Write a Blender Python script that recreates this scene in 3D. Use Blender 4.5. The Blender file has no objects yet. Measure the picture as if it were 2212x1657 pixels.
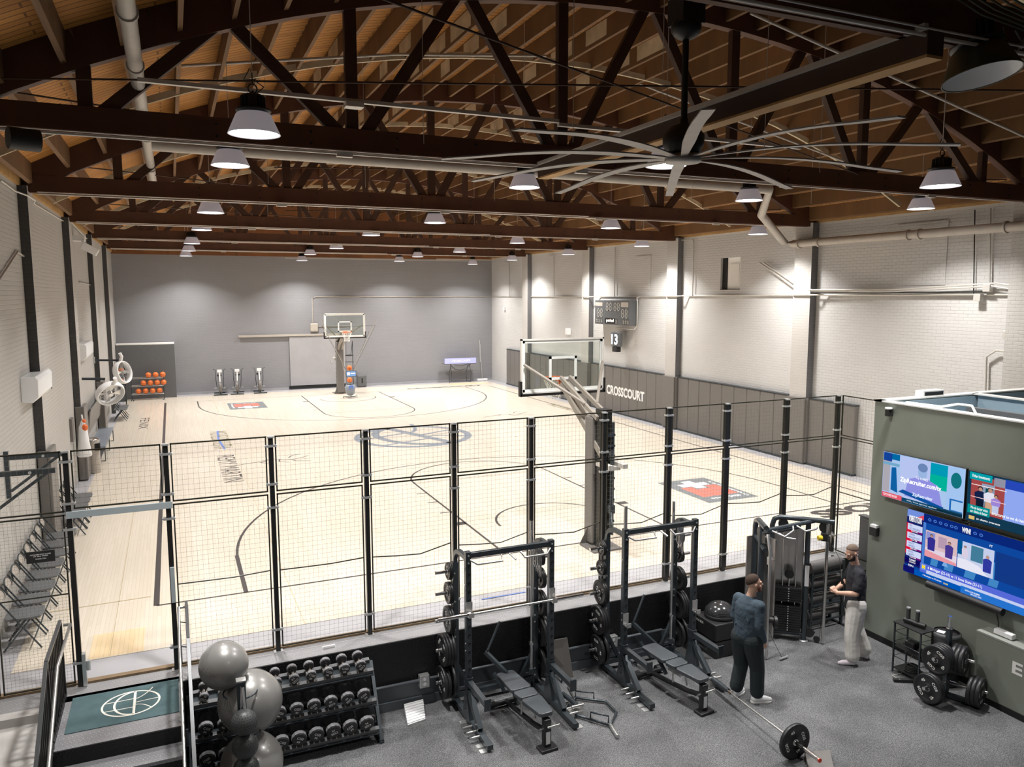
import bpy, math, random
from mathutils import Vector, Matrix
random.seed(7)
sc = bpy.context.scene; COL = sc.collection; PI = math.pi
F = -0.96                                   # gym floor height, court floor is z = 0
V = Vector
# ---------------------------------------------------------------- geometry helper
class G:
    def __init__(s): s.v=[]; s.f=[]; s.sm=[]; s.mi=[]; s.m=0; s.T=None
    def add(s, vs, fs, smooth=False):
        b=len(s.v)
        if s.T is not None: vs=[s.T@V(p) for p in vs]
        s.v.extend([tuple(p) for p in vs])
        for f in fs: s.f.append([i+b for i in f]); s.sm.append(smooth); s.mi.append(s.m)
        return s
    def bx(s,x0,x1,y0,y1,z0,z1):
        return s.add([(x0,y0,z0),(x1,y0,z0),(x1,y1,z0),(x0,y1,z0),(x0,y0,z1),(x1,y0,z1),(x1,y1,z1),(x0,y1,z1)],
            [(3,2,1,0),(4,5,6,7),(0,1,5,4),(1,2,6,5),(2,3,7,6),(3,0,4,7)])
    def box(s,c,d): return s.bx(c[0]-d[0]/2,c[0]+d[0]/2,c[1]-d[1]/2,c[1]+d[1]/2,c[2]-d[2]/2,c[2]+d[2]/2)
    def beam(s,p,q,w,h,up=(0,0,1)):
        p=V(p);q=V(q);d=(q-p).normalized();u=V(up)
        if abs(d.dot(u))>.98: u=V((0,1,0))
        x=d.cross(u).normalized();z=x.cross(d).normalized()
        vs=[]
        for e in (p,q):
            for a,b in ((-1,-1),(1,-1),(1,1),(-1,1)): vs.append(e+x*(a*w/2)+z*(b*h/2))
        return s.add(vs,[(0,1,2,3),(7,6,5,4),(4,5,1,0),(5,6,2,1),(6,7,3,2),(7,4,0,3)])
    def tube(s,pts,r,n=8,closed=False,smooth=True,rs=None,caps=True,sq=1.0):
        P=[V(p) for p in pts];k=len(P);vs=[];fs=[]
        def tan(i):
            if closed: return (P[(i+1)%k]-P[i-1]).normalized()
            a=P[min(i+1,k-1)]-P[max(i-1,0)]
            return a.normalized() if a.length>1e-9 else V((0,0,1))
        t=tan(0);u=V((0,0,1)) if abs(t.z)<.9 else V((0,1,0));x=t.cross(u).normalized()
        for i in range(k):
            t=tan(i);x=(x-t*x.dot(t));x=x.normalized() if x.length>1e-6 else t.orthogonal().normalized();y=t.cross(x)
            rr=rs[i] if rs else r
            for j in range(n):
                a=2*PI*(j+.5)/n;vs.append(P[i]+x*(rr*math.cos(a))+y*(rr*sq*math.sin(a)))
        for i in range(k if closed else k-1):
            i2=(i+1)%k
            for j in range(n): fs.append((i*n+j,i*n+(j+1)%n,i2*n+(j+1)%n,i2*n+j))
        s.add(vs,fs,smooth)
        if not closed and caps: s.add(vs[:n],[tuple(range(n-1,-1,-1))]); s.add(vs[-n:],[tuple(range(n))])
        return s
    def cyl(s,p,q,r,n=16,r2=None,smooth=True): return s.tube([p,q],r,n,rs=[r,r if r2 is None else r2],smooth=smooth)
    def lathe(s,prof,n=24,o=(0,0,0),axis='z',smooth=True,phase=0.0):
        o=V(o);vs=[];fs=[];k=len(prof)
        for r,h in prof:
            for j in range(n):
                a=2*PI*j/n+phase;c,d=r*math.cos(a),r*math.sin(a)
                vs.append(o+(V((c,d,h)) if axis=='z' else V((h,c,d)) if axis=='x' else V((d,h,c))))
        for i in range(k-1):
            for j in range(n): fs.append((i*n+j,i*n+(j+1)%n,(i+1)*n+(j+1)%n,(i+1)*n+j))
        return s.add(vs,fs,smooth)
    def sph(s,c,r,n=20,sc3=(1,1,1)):
        m=n//2;vs=[];fs=[];c=V(c)
        for i in range(m+1):
            th=PI*i/m
            for j in range(n):
                a=2*PI*j/n;vs.append(c+V((math.sin(th)*math.cos(a)*r*sc3[0],math.sin(th)*math.sin(a)*r*sc3[1],math.cos(th)*r*sc3[2])))
        for i in range(m):
            for j in range(n): fs.append((i*n+j,(i+1)*n+j,(i+1)*n+(j+1)%n,i*n+(j+1)%n))
        return s.add(vs,fs,True)
    def prism(s,poly,d0,d1,plane='xy'):
        def m(p,d): return (p[0],p[1],d) if plane=='xy' else (p[0],d,p[1]) if plane=='xz' else (d,p[0],p[1])
        n=len(poly);vs=[m(p,d0) for p in poly]+[m(p,d1) for p in poly]
        return s.add(vs,[tuple(range(n-1,-1,-1)),tuple(range(n,2*n))]+[(i,(i+1)%n,n+(i+1)%n,n+i) for i in range(n)])
    def quad(s,o,ux,uy,w,h):
        o=V(o);a=V(ux)*w;b=V(uy)*h
        return s.add([o,o+a,o+a+b,o+b],[(0,1,2,3)])
    def build(s,name,mats,parent=None,bevel=0,label=None,loc=None):
        me=bpy.data.meshes.new(name);me.from_pydata(s.v,[],s.f);me.update()
        me.polygons.foreach_set('use_smooth',s.sm)
        if not isinstance(mats,(list,tuple)): mats=[mats]
        for m in mats: me.materials.append(m)
        if len(mats)>1: me.polygons.foreach_set('material_index',s.mi)
        o=bpy.data.objects.new(name,me);COL.objects.link(o)
        if parent is not None: o.parent=parent
        if loc is not None: o.location=loc
        if bevel:
            b=o.modifiers.new('bevel','BEVEL');b.width=bevel;b.segments=2;b.limit_method='ANGLE'
        if label: o['label']=label
        return o
def tag(o,label,cat,group=None):
    o['label']=label;o['category']=cat
    if group: o['group']=group
    return o
def thing(name,label,cat,loc=(0,0,0),rz=0,group=None):
    o=bpy.data.objects.new(name,None);COL.objects.link(o);o.location=loc;o.rotation_euler=(0,0,rz)
    o.empty_display_size=.1
    return tag(o,label,cat,group)
def struct(o): o['kind']='structure';return o
def copy_tree(o,parent=None):
    c=o.copy();COL.objects.link(c)
    if parent is not None: c.parent=parent
    for ch in list(o.children): copy_tree(ch,c)
    return c
def dup(root,loc,rot,label,group=None):
    c=copy_tree(root);c.location=loc
    if rot is not None: c.rotation_euler=rot
    c['label']=label
    if group: c['group']=group
    return c
def arc(c,r,a0,a1,n,plane='xy'):
    out=[]
    for i in range(n+1):
        a=a0+(a1-a0)*i/n;u,w=r*math.cos(a),r*math.sin(a)
        out.append((c[0]+u,c[1]+w,c[2]) if plane=='xy' else (c[0]+u,c[1],c[2]+w) if plane=='xz' else (c[0],c[1]+u,c[2]+w))
    return out
def txt(s,o,ux,uy,w,h,mat,parent=None,name='lettering',off=.015,ex=.0008,label=None):
    """real lettering fitted in a w x h rectangle from o along ux/uy"""
    cu=bpy.data.curves.new('t','FONT');cu.body=s;cu.size=1;cu.offset=off;cu.resolution_u=3
    ob=bpy.data.objects.new('t',cu);COL.objects.link(ob)
    dg=bpy.context.evaluated_depsgraph_get();me=bpy.data.meshes.new_from_object(ob.evaluated_get(dg))
    bpy.data.objects.remove(ob);bpy.data.curves.remove(cu)
    xs=[v.co.x for v in me.vertices];ys=[v.co.y for v in me.vertices]
    x0,x1,y0,y1=min(xs),max(xs),min(ys),max(ys);ux=V(ux).normalized();uy=V(uy).normalized();n=ux.cross(uy);o=V(o)
    for v in me.vertices:
        v.co=o+ux*((v.co.x-x0)/(x1-x0)*w)+uy*((v.co.y-y0)/(y1-y0)*h)+n*ex
    me.materials.clear();me.materials.append(mat);me.name=name
    ob=bpy.data.objects.new(name,me);COL.objects.link(ob)
    if parent is not None: ob.parent=parent
    if label: ob['label']=label
    return ob
# ---------------------------------------------------------------- materials
def nd(nt,t,**k):
    n=nt.nodes.new(t)
    for a,b in k.items():
        if hasattr(n,a): setattr(n,a,b)
    return n
def mat(name,col,rough=.5,metal=0.0,var=.08,vs=6.0,bump=0.0,bs=60.0,coat=0.0,bd=.01,emit=None,es=1.0,trans=0.0,spec=.5,alpha=1.0):
    m=bpy.data.materials.new(name);m.use_nodes=True;nt=m.node_tree;b=nt.nodes['Principled BSDF'];L=nt.links
    b.inputs['Roughness'].default_value=rough;b.inputs['Metallic'].default_value=metal
    b.inputs['Specular IOR Level'].default_value=spec
    if coat: b.inputs['Coat Weight'].default_value=coat;b.inputs['Coat Roughness'].default_value=.12
    if trans: b.inputs['Transmission Weight'].default_value=trans
    b.inputs['Alpha'].default_value=alpha
    tc=nd(nt,'ShaderNodeTexCoord');nz=nd(nt,'ShaderNodeTexNoise');nz.inputs['Scale'].default_value=vs;nz.inputs['Detail'].default_value=4
    L.new(tc.outputs['Object'],nz.inputs['Vector'])
    mr=nd(nt,'ShaderNodeMapRange');mr.inputs[3].default_value=1-var;mr.inputs[4].default_value=1+var
    L.new(nz.outputs['Fac'],mr.inputs[0])
    mx=nd(nt,'ShaderNodeVectorMath',operation='SCALE');mx.inputs[0].default_value=col;L.new(mr.outputs[0],mx.inputs['Scale'])
    L.new(mx.outputs[0],b.inputs['Base Color'])
    if emit: b.inputs['Emission Color'].default_value=(*emit,1);b.inputs['Emission Strength'].default_value=es
    if bump:
        n2=nd(nt,'ShaderNodeTexNoise');n2.inputs['Scale'].default_value=bs;L.new(tc.outputs['Object'],n2.inputs['Vector'])
        bp=nd(nt,'ShaderNodeBump');bp.inputs['Strength'].default_value=bump;bp.inputs['Distance'].default_value=bd
        L.new(n2.outputs['Fac'],bp.inputs['Height']);L.new(bp.outputs[0],b.inputs['Normal'])
    return m
def emis(name,col,es=1.0):
    m=bpy.data.materials.new(name);m.use_nodes=True;nt=m.node_tree;nt.nodes.clear()
    e=nd(nt,'ShaderNodeEmission');e.inputs[0].default_value=(*col,1);e.inputs[1].default_value=es
    o=nd(nt,'ShaderNodeOutputMaterial');nt.links.new(e.outputs[0],o.inputs[0]);return m
def srgb(r,g,b):
    f=lambda c:(c/255/12.92 if c/255<=.04045 else ((c/255+.055)/1.055)**2.4)
    return (f(r),f(g),f(b))
def brick(name,col,axis,rough=.6,strength=.5,patch=None):
    m=mat(name,col,rough,var=.05,vs=1.2);nt=m.node_tree;L=nt.links;b=nt.nodes['Principled BSDF']
    tc=nd(nt,'ShaderNodeTexCoord');sp=nd(nt,'ShaderNodeSeparateXYZ');cb=nd(nt,'ShaderNodeCombineXYZ')
    L.new(tc.outputs['Object'],sp.inputs[0]);L.new(sp.outputs[axis],cb.inputs[0]);L.new(sp.outputs[2],cb.inputs[1])
    nz=nd(nt,'ShaderNodeTexNoise');nz.inputs['Scale'].default_value=5;L.new(cb.outputs[0],nz.inputs['Vector'])
    wb=nd(nt,'ShaderNodeVectorMath',operation='MULTIPLY_ADD');wb.inputs[1].default_value=(.012,.012,0);L.new(nz.outputs['Color'],wb.inputs[0]);L.new(cb.outputs[0],wb.inputs[2])
    bt=nd(nt,'ShaderNodeTexBrick');bt.inputs['Scale'].default_value=1;bt.inputs['Brick Width'].default_value=.215;bt.inputs['Row Height'].default_value=.076
    bt.inputs['Mortar Size'].default_value=.007;bt.inputs['Mortar Smooth'].default_value=.6;bt.inputs['Color1'].default_value=(1,1,1,1);bt.inputs['Color2'].default_value=(.93,.93,.93,1);bt.inputs['Mortar'].default_value=(.62,.62,.62,1)
    L.new(wb.outputs[0],bt.inputs['Vector'])
    # how strongly the joints read varies over the wall (thick paint)
    n3=nd(nt,'ShaderNodeTexNoise');n3.inputs['Scale'].default_value=.35;L.new(cb.outputs[0],n3.inputs['Vector'])
    cr=nd(nt,'ShaderNodeMapRange');cr.inputs[1].default_value=.42;cr.inputs[2].default_value=.62;cr.inputs[3].default_value=.18;cr.inputs[4].default_value=strength
    L.new(n3.outputs['Fac'],cr.inputs[0])
    src=b.inputs['Base Color'].links[0].from_socket
    mu=nd(nt,'ShaderNodeMix',data_type='RGBA',blend_type='MULTIPLY');L.new(cr.outputs[0],mu.inputs[0]);L.new(src,mu.inputs[6]);L.new(bt.outputs['Color'],mu.inputs[7])
    L.new(mu.outputs[2],b.inputs['Base Color'])
    n4=nd(nt,'ShaderNodeTexNoise');n4.inputs['Scale'].default_value=22;n4.inputs['Detail'].default_value=5;L.new(cb.outputs[0],n4.inputs['Vector'])
    ma=nd(nt,'ShaderNodeMath',operation='MULTIPLY_ADD');ma.inputs[1].default_value=-1.0;L.new(bt.outputs['Fac'],ma.inputs[0])
    sc_=nd(nt,'ShaderNodeMath',operation='MULTIPLY');sc_.inputs[1].default_value=.7;L.new(n4.outputs['Fac'],sc_.inputs[0]);L.new(sc_.outputs[0],ma.inputs[2])
    bp=nd(nt,'ShaderNodeBump');bp.inputs['Strength'].default_value=.55;bp.inputs['Distance'].default_value=.008
    L.new(ma.outputs[0],bp.inputs['Height']);L.new(bp.outputs[0],b.inputs['Normal'])
    return m
def planks(name,c1,c2,gap,along,width,length,rough,coat=0,grain=.25,var2=None):
    """boards running along axis `along` (0 x,1 y)"""
    m=mat(name,c1,rough,coat=coat);nt=m.node_tree;L=nt.links;b=nt.nodes['Principled BSDF']
    tc=nd(nt,'ShaderNodeTexCoord');sp=nd(nt,'ShaderNodeSeparateXYZ');cb=nd(nt,'ShaderNodeCombineXYZ')
    L.new(tc.outputs['Object'],sp.inputs[0]);L.new(sp.outputs[along],cb.inputs[0]);L.new(sp.outputs[1-along],cb.inputs[1])
    bt=nd(nt,'ShaderNodeTexBrick');bt.inputs['Scale'].default_value=1;bt.inputs['Brick Width'].default_value=length;bt.inputs['Row Height'].default_value=width
    bt.inputs['Mortar Size'].default_value=gap;bt.inputs['Mortar Smooth'].default_value=.1;bt.offset=.37
    bt.inputs['Color1'].default_value=(*c1,1);bt.inputs['Color2'].default_value=(*c2,1);bt.inputs['Mortar'].default_value=(c1[0]*.35,c1[1]*.3,c1[2]*.25,1)
    L.new(cb.outputs[0],bt.inputs['Vector'])
    st=nd(nt,'ShaderNodeMapping');st.inputs['Scale'].default_value=(.6,14,1);L.new(cb.outputs[0],st.inputs['Vector'])
    nz=nd(nt,'ShaderNodeTexNoise');nz.inputs['Scale'].default_value=3;nz.inputs['Detail'].default_value=6;L.new(st.outputs[0],nz.inputs['Vector'])
    mr=nd(nt,'ShaderNodeMapRange');mr.inputs[3].default_value=1-grain;mr.inputs[4].default_value=1+grain;L.new(nz.outputs['Fac'],mr.inputs[0])
    mx=nd(nt,'ShaderNodeVectorMath',operation='SCALE');L.new(bt.outputs['Color'],mx.inputs[0]);L.new(mr.outputs[0],mx.inputs['Scale'])
    L.new(mx.outputs[0],b.inputs['Base Color']);return m
def tread(name,col,rough,scale=28,metal=.6,strength=.5):
    """diamond plate"""
    m=mat(name,col,rough,metal);nt=m.node_tree;L=nt.links;b=nt.nodes['Principled BSDF']
    tc=nd(nt,'ShaderNodeTexCoord');mp=nd(nt,'ShaderNodeMapping');mp.inputs['Rotation'].default_value=(.7854,0,.7854);L.new(tc.outputs['Object'],mp.inputs['Vector'])
    ck=nd(nt,'ShaderNodeTexVoronoi',feature='F1',distance='CHEBYCHEV');ck.inputs['Scale'].default_value=scale;ck.inputs['Randomness'].default_value=0
    L.new(mp.outputs[0],ck.inputs['Vector'])
    mr=nd(nt,'ShaderNodeMapRange');mr.inputs[1].default_value=.12;mr.inputs[2].default_value=.3;mr.inputs[3].default_value=1;mr.inputs[4].default_value=0;L.new(ck.outputs['Distance'],mr.inputs[0])
    bp=nd(nt,'ShaderNodeBump');bp.inputs['Strength'].default_value=strength;bp.inputs['Distance'].default_value=.004;L.new(mr.outputs[0],bp.inputs['Height']);L.new(bp.outputs[0],b.inputs['Normal'])
    src=b.inputs['Base Color'].links[0].from_socket
    m2=nd(nt,'ShaderNodeMapRange');m2.inputs[3].default_value=.93;m2.inputs[4].default_value=1.25;L.new(mr.outputs[0],m2.inputs[0])
    v=nd(nt,'ShaderNodeVectorMath',operation='SCALE');L.new(src,v.inputs[0]);L.new(m2.outputs[0],v.inputs['Scale']);L.new(v.outputs[0],b.inputs['Base Color'])
    return m
def rubber(name,base,fleck,lo=.6,hi=.75):
    m=mat(name,base,.92,bump=.5,bs=180,spec=.2);nt=m.node_tree;L=nt.links;b=nt.nodes['Principled BSDF']
    tc=nd(nt,'ShaderNodeTexCoord');nz=nd(nt,'ShaderNodeTexNoise');nz.inputs['Scale'].default_value=95;nz.inputs['Detail'].default_value=3;nz.inputs['Roughness'].default_value=.8
    L.new(tc.outputs['Object'],nz.inputs['Vector'])
    mr=nd(nt,'ShaderNodeMapRange');mr.inputs[1].default_value=.42;mr.inputs[2].default_value=hi;L.new(nz.outputs['Fac'],mr.inputs[0])
    mx=nd(nt,'ShaderNodeMix',data_type='RGBA');src=b.inputs['Base Color'].links[0].from_socket
    L.new(mr.outputs[0],mx.inputs[0]);L.new(src,mx.inputs[6]);mx.inputs[7].default_value=(*fleck,1)
    n2=nd(nt,'ShaderNodeTexNoise');n2.inputs['Scale'].default_value=1.3;n2.inputs['Detail'].default_value=5;L.new(tc.outputs['Object'],n2.inputs['Vector'])
    m3=nd(nt,'ShaderNodeMapRange');m3.inputs[1].default_value=.35;m3.inputs[2].default_value=.65;m3.inputs[3].default_value=.8;m3.inputs[4].default_value=1.15;L.new(n2.outputs['Fac'],m3.inputs[0])
    v=nd(nt,'ShaderNodeVectorMath',operation='SCALE');L.new(mx.outputs[2],v.inputs[0]);L.new(m3.outputs[0],v.inputs['Scale']);L.new(v.outputs[0],b.inputs['Base Color'])
    return m
X={}
X['brickL']=brick('painted_brick_left',(.50,.485,.46),1,strength=.4)
X['brickR']=brick('painted_brick_right',(.57,.56,.545),1,strength=.55)
X['brickB']=brick('painted_brick_back',(.27,.27,.285),0,strength=.5)
X['pil']=brick('painted_brick_pilaster',(.50,.48,.455),1,strength=.3)
X['maple']=planks('maple_court',(.67,.60,.495),(.71,.64,.54),.0006,1,.057,1.1,.26,coat=.25,grain=.05)
X['mapled']=planks('worn_maple',(.72,.56,.34),(.76,.6,.4),.0008,1,.057,1.1,.3,grain=.1)
X['deck']=planks('roof_deck',(.50,.225,.045),(.38,.16,.03),.012,0,.14,3.2,.75,grain=.45)
X['joist']=planks('joist_wood',(.17,.085,.030),(.13,.062,.02),.0,1,.4,6,.75,grain=.5)
X['joistp']=mat('peeling_white_joist',(.52,.44,.30),.8,var=.5,vs=3)
X['truss']=planks('truss_timber',(.085,.030,.013),(.065,.024,.010),.0,0,.5,9,.65,grain=.35)
X['trussd']=mat('dark_timber',(.05,.02,.009),.7,var=.3,vs=4)
X['line']=mat('court_line_paint',(.055,.05,.05),.35,coat=.1)
X['olive']=mat('faded_court_line',(.16,.15,.07),.35)
X['concrete']=mat('grey_floor_paint',(.36,.355,.37),.55,var=.12,vs=2,bump=.1)
X['slab']=mat('concrete_slab',(.50,.48,.46),.8,var=.25,vs=1.6,bump=.2)
X['rubber']=rubber('speckled_rubber',(.068,.071,.076),(.40,.40,.405),hi=.8)
X['plate']=tread('diamond_plate_steel',(.30,.30,.315),.40,34,.3)
X['platew']=tread('diamond_plate_ledge',(.33,.33,.34),.42,34,.3)
X['plateb']=tread('diamond_plate_black',(.012,.012,.013),.45,26,.2,.8)
X['riserg']=mat('blue_grey_riser_paint',(.10,.115,.13),.4,var=.2,vs=3)
X['post']=mat('black_powder_coat',(.012,.012,.012),.35)
X['frame']=mat('black_mesh_frame',(.020,.020,.012),.35)
X['wire']=mat('black_wire',(.16,.155,.12),.35)
X['clamp']=mat('zinc_clamp',(.65,.66,.66),.35,.7)
X['steel']=mat('pale_steel_channel',(.48,.55,.58),.4,.2)
X['chrome']=mat('chrome',(.80,.80,.80),.16,1.0,var=.02)
X['satin']=mat('satin_steel',(.62,.62,.61),.32,.9)
X['rack']=mat('charcoal_rack_steel',(.062,.075,.085),.27,.45)
X['rail']=mat('grey_railing_paint',(.11,.115,.12),.3,.4)
X['taupe']=mat('taupe_hoop_steel',(.27,.245,.21),.5)
X['dark']=mat('dark_void',(.008,.008,.008),.7)
X['iron']=mat('black_cast_iron',(.022,.022,.023),.35,.3,bump=.1,bs=90)
X['rub']=mat('black_bumper_rubber',(.018,.018,.020),.42)
X['uret']=mat('urethane_head',(.03,.03,.032),.38)
X['uretr']=mat('lit_grey_urethane_rim',(.20,.20,.21),.4)
X['white']=mat('white_lettering',(.9,.9,.88),.5,var=.0)
X['whitep']=mat('white_plastic',(.85,.86,.87),.4,var=.02)
X['cream']=mat('white_painted_steel',(.78,.76,.72),.45,var=.04)
X['pad']=mat('charcoal_vinyl_pad',(.16,.15,.14),.42,bump=.12,bs=9,var=.06)
X['padd']=mat('dark_grey_vinyl',(.11,.115,.12),.45,bump=.15,bs=10)
X['vinyl']=mat('black_vinyl_upholstery',(.07,.08,.09),.30,bump=.06,bs=300)
X['blackp']=mat('black_plastic',(.018,.018,.019),.45)
X['red']=mat('red_plastic',(.75,.06,.03),.4)
X['orange']=mat('orange_leather',(.82,.20,.045),.55,bump=.15,bs=250)
X['rim']=mat('orange_rim_enamel',(.85,.17,.04),.4)
X['net']=mat('white_net_cord',(.85,.84,.80),.8)
X['glassw']=mat('white_board_border',(.88,.90,.88),.4,var=0)
X['greyball']=mat('silver_burst_ball',(.27,.265,.255),.33,.2,coat=.25,var=.04)
X['rubball']=mat('dark_rubber_ball',(.055,.06,.06),.45)
X['dome']=mat('glossy_dark_dome',(.05,.052,.055),.16,.3,coat=.5)
X['shroud']=mat('brushed_black_shroud',(.52,.50,.48),.25,.85,var=.03)
X['foam']=mat('foam_roller',(.10,.095,.095),.55)
X['olivew']=mat('olive_grey_wall_paint',(.235,.26,.22),.42,var=.10,vs=2.2)
X['olivetop']=mat('pale_olive_top',(.30,.32,.29),.6)
X['bluewall']=mat('pale_blue_wall',(.30,.40,.47),.6,var=.05)
X['whitewall']=mat('white_trim_paint',(.82,.81,.78),.5,var=.03)
X['fanb']=mat('grey_fan_blade',(.30,.285,.27),.45,.4,var=.2,vs=5)
X['lampo']=mat('dark_lamp_shade',(.055,.055,.03),.45)
X['lampi']=mat('white_reflector',(.85,.86,.88),.4,var=0)
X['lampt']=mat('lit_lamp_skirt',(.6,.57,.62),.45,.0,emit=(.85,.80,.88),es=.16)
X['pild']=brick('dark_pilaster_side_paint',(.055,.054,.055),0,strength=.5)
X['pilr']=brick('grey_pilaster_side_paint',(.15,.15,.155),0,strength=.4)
X['gable']=planks('gable_boards',(.20,.075,.02),(.15,.055,.014),.01,0,.16,3.0,.75,grain=.4)
X['plate_wood']=mat('pale_wall_plate_and_lit_underside',(.45,.26,.09),.7,var=.35,vs=4)
X['heat']=mat('black_heat_sink',(.012,.012,.012),.5)
X['pipe']=mat('painted_steel_pipe',(.44,.40,.35),.5,var=.12)
X['conduit']=mat('galvanised_conduit',(.62,.60,.56),.42,.4)
X['mat']=mat('teal_entrance_mat',(.065,.115,.125),.9,var=.25,vs=8,bump=.3,bs=300)
X['matw']=mat('off_white_mat_print',(.78,.76,.68),.9)
X['logog']=mat('floor_decal_grey',(.165,.18,.19),.4)
X['logor']=mat('floor_decal_red',(.82,.16,.12),.4)
X['logow']=mat('floor_decal_white',(.88,.88,.86),.4)
X['slate']=mat('slate_blue_floor_paint',(.22,.25,.29),.35)
X['bluep']=mat('blue_floor_paint',(.12,.22,.62),.35)
X['gold']=mat('gold_floor_paint',(.42,.34,.20),.4)
X['screen']=emis('scoreboard_lit_word',(1.0,.8,.7),3)
X['purple']=mat('lilac_lit_panel',(.35,.36,.8),.5,emit=(.40,.42,.95),es=.55)
X['wood']=mat('plain_timber',(.20,.135,.075),.7,var=.3)
X['cabl']=mat('black_cable',(.015,.015,.015),.5)
g=bpy.data.materials.new('clear_board_glass');g.use_nodes=True;nt=g.node_tree;nt.nodes.clear()
tr=nd(nt,'ShaderNodeBsdfTransparent');tr.inputs[0].default_value=(.93,.96,.94,1);gl=nd(nt,'ShaderNodeBsdfGlossy');gl.inputs['Roughness'].default_value=.05
mxs=nd(nt,'ShaderNodeMixShader');mxs.inputs[0].default_value=.05;ou=nd(nt,'ShaderNodeOutputMaterial')
nt.links.new(tr.outputs[0],mxs.inputs[1]);nt.links.new(gl.outputs[0],mxs.inputs[2]);nt.links.new(mxs.outputs[0],ou.inputs[0]);X['glass']=g
# ---------------------------------------------------------------- camera
yaw,pitch,roll=.41421,.115865,-.001364
cy,sy,cp,sp=math.cos(yaw),math.sin(yaw),math.cos(pitch),math.sin(pitch)
fwd=V((sy*cp,cy*cp,-sp));rt=V((cy,-sy,0));up=rt.cross(fwd)
r2=rt*math.cos(roll)+up*math.sin(roll);u2=up*math.cos(roll)-rt*math.sin(roll)
cam=bpy.data.cameras.new('camera');cam.sensor_width=36;cam.lens=1667.98*36/2212;cam.clip_start=.05;cam.clip_end=200
co=bpy.data.objects.new('camera',cam);COL.objects.link(co);sc.camera=co
M3=Matrix((r2,u2,-fwd)).transposed();co.matrix_world=Matrix.Translation((0,0,4.714))@M3.to_4x4()
# ---------------------------------------------------------------- room shell
XL,XR,YB,YF=-2.35,16.1,39.35,-3.0
R0=19.06
def arch(x,top=8.83): d=x-6.85;return top-(R0-math.sqrt(R0*R0-d*d))
g=G();g.bx(XL,XR+.2,10.10,YB,-.3,-.006);fl=struct(g.build('floor',X['concrete']))
g=G();g.bx(-2.05,15.55,10.93,38.62,-.006,0);court=g.build('maple_surface',X['maple'],fl)
g=G();g.bx(-1.2,-.55,10.95,11.75,.0,.0006);g.build('worn_patch',X['mapled'],fl)
g=G();g.bx(13.2,15.2,37.6,38.4,.0,.0006);g.build('worn_patch',X['mapled'],fl)
# court markings (paint)
def band(g,pts,w,z=.0012):
    for a,b in zip(pts[:-1],pts[1:]):
        a=V(a);b=V(b);d=(b-a).normalized();n=V((-d.y,d.x,0))*w/2;e=d*0
        g.add([a-n-e+V((0,0,z)),b-n+e+V((0,0,z)),b+n+e+V((0,0,z)),a+n-e+V((0,0,z))],[(0,1,2,3)])
x0,x1,y0,y1=-.417,14.823,12.52,36.60;xc=7.2;w=.05
g=G()
band(g,[(x0,y0,0),(x0,y1,0)],.085);band(g,[(x1,y0,0),(x1,y1,0)],w);band(g,[(x0,y0,0),(x1,y0,0)],w);band(g,[(x0,y1,0),(x1,y1,0)],.03)
band(g,[(x0,24.56,0),(x1,24.56,0)],.02)
for yb,s in ((y0,1),(y1,-1)):
    rc=(xc,yb+s*1.6,0);r3=6.32
    band(g,[(xc-r3+.0,yb,0),(xc-r3,yb+s*1.9,0)],.07 if s>0 else w);band(g,[(xc+r3,yb,0),(xc+r3,yb+s*1.9,0)],w)
    a=math.asin(.3/r3);pts=[(p[0],yb+s*(1.6+(p[1])),0) for p in arc((xc,0,0),r3,a,PI-a,48)];band(g,pts,w)
    for sx in (-1,1):
        band(g,[(xc+sx*1.83,yb,0),(xc+sx*1.83,yb+s*5.8,0)],w)
        for q in (2.1,3.0,3.9,4.75): band(g,[(xc+sx*1.83,yb+s*q,0),(xc+sx*2.08,yb+s*q,0)],w if q>2.5 else .2)
    band(g,[(xc-1.83,yb+s*5.8,0),(xc+1.83,yb+s*5.8,0)],.025)
    band(g,[(p[0],yb+s*(5.8+p[1]),0) for p in arc((xc,0,0),1.83,0,PI,28)],w)
    band(g,[(p[0],yb+s*(1.6+p[1]),0) for p in arc((xc,0,0),1.25,0,PI,20)],w)
g.build('court_line',X['line'],fl)
g=G();band(g,[(-2.0,11.55+1.35,0),(-.5,12.95,0)],.03)
for xx in (-.95,1.55): band(g,[(xx,10.95,0),(xx,38,0)],.008)
g.build('panel_seam',X['gold'],fl)
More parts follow.
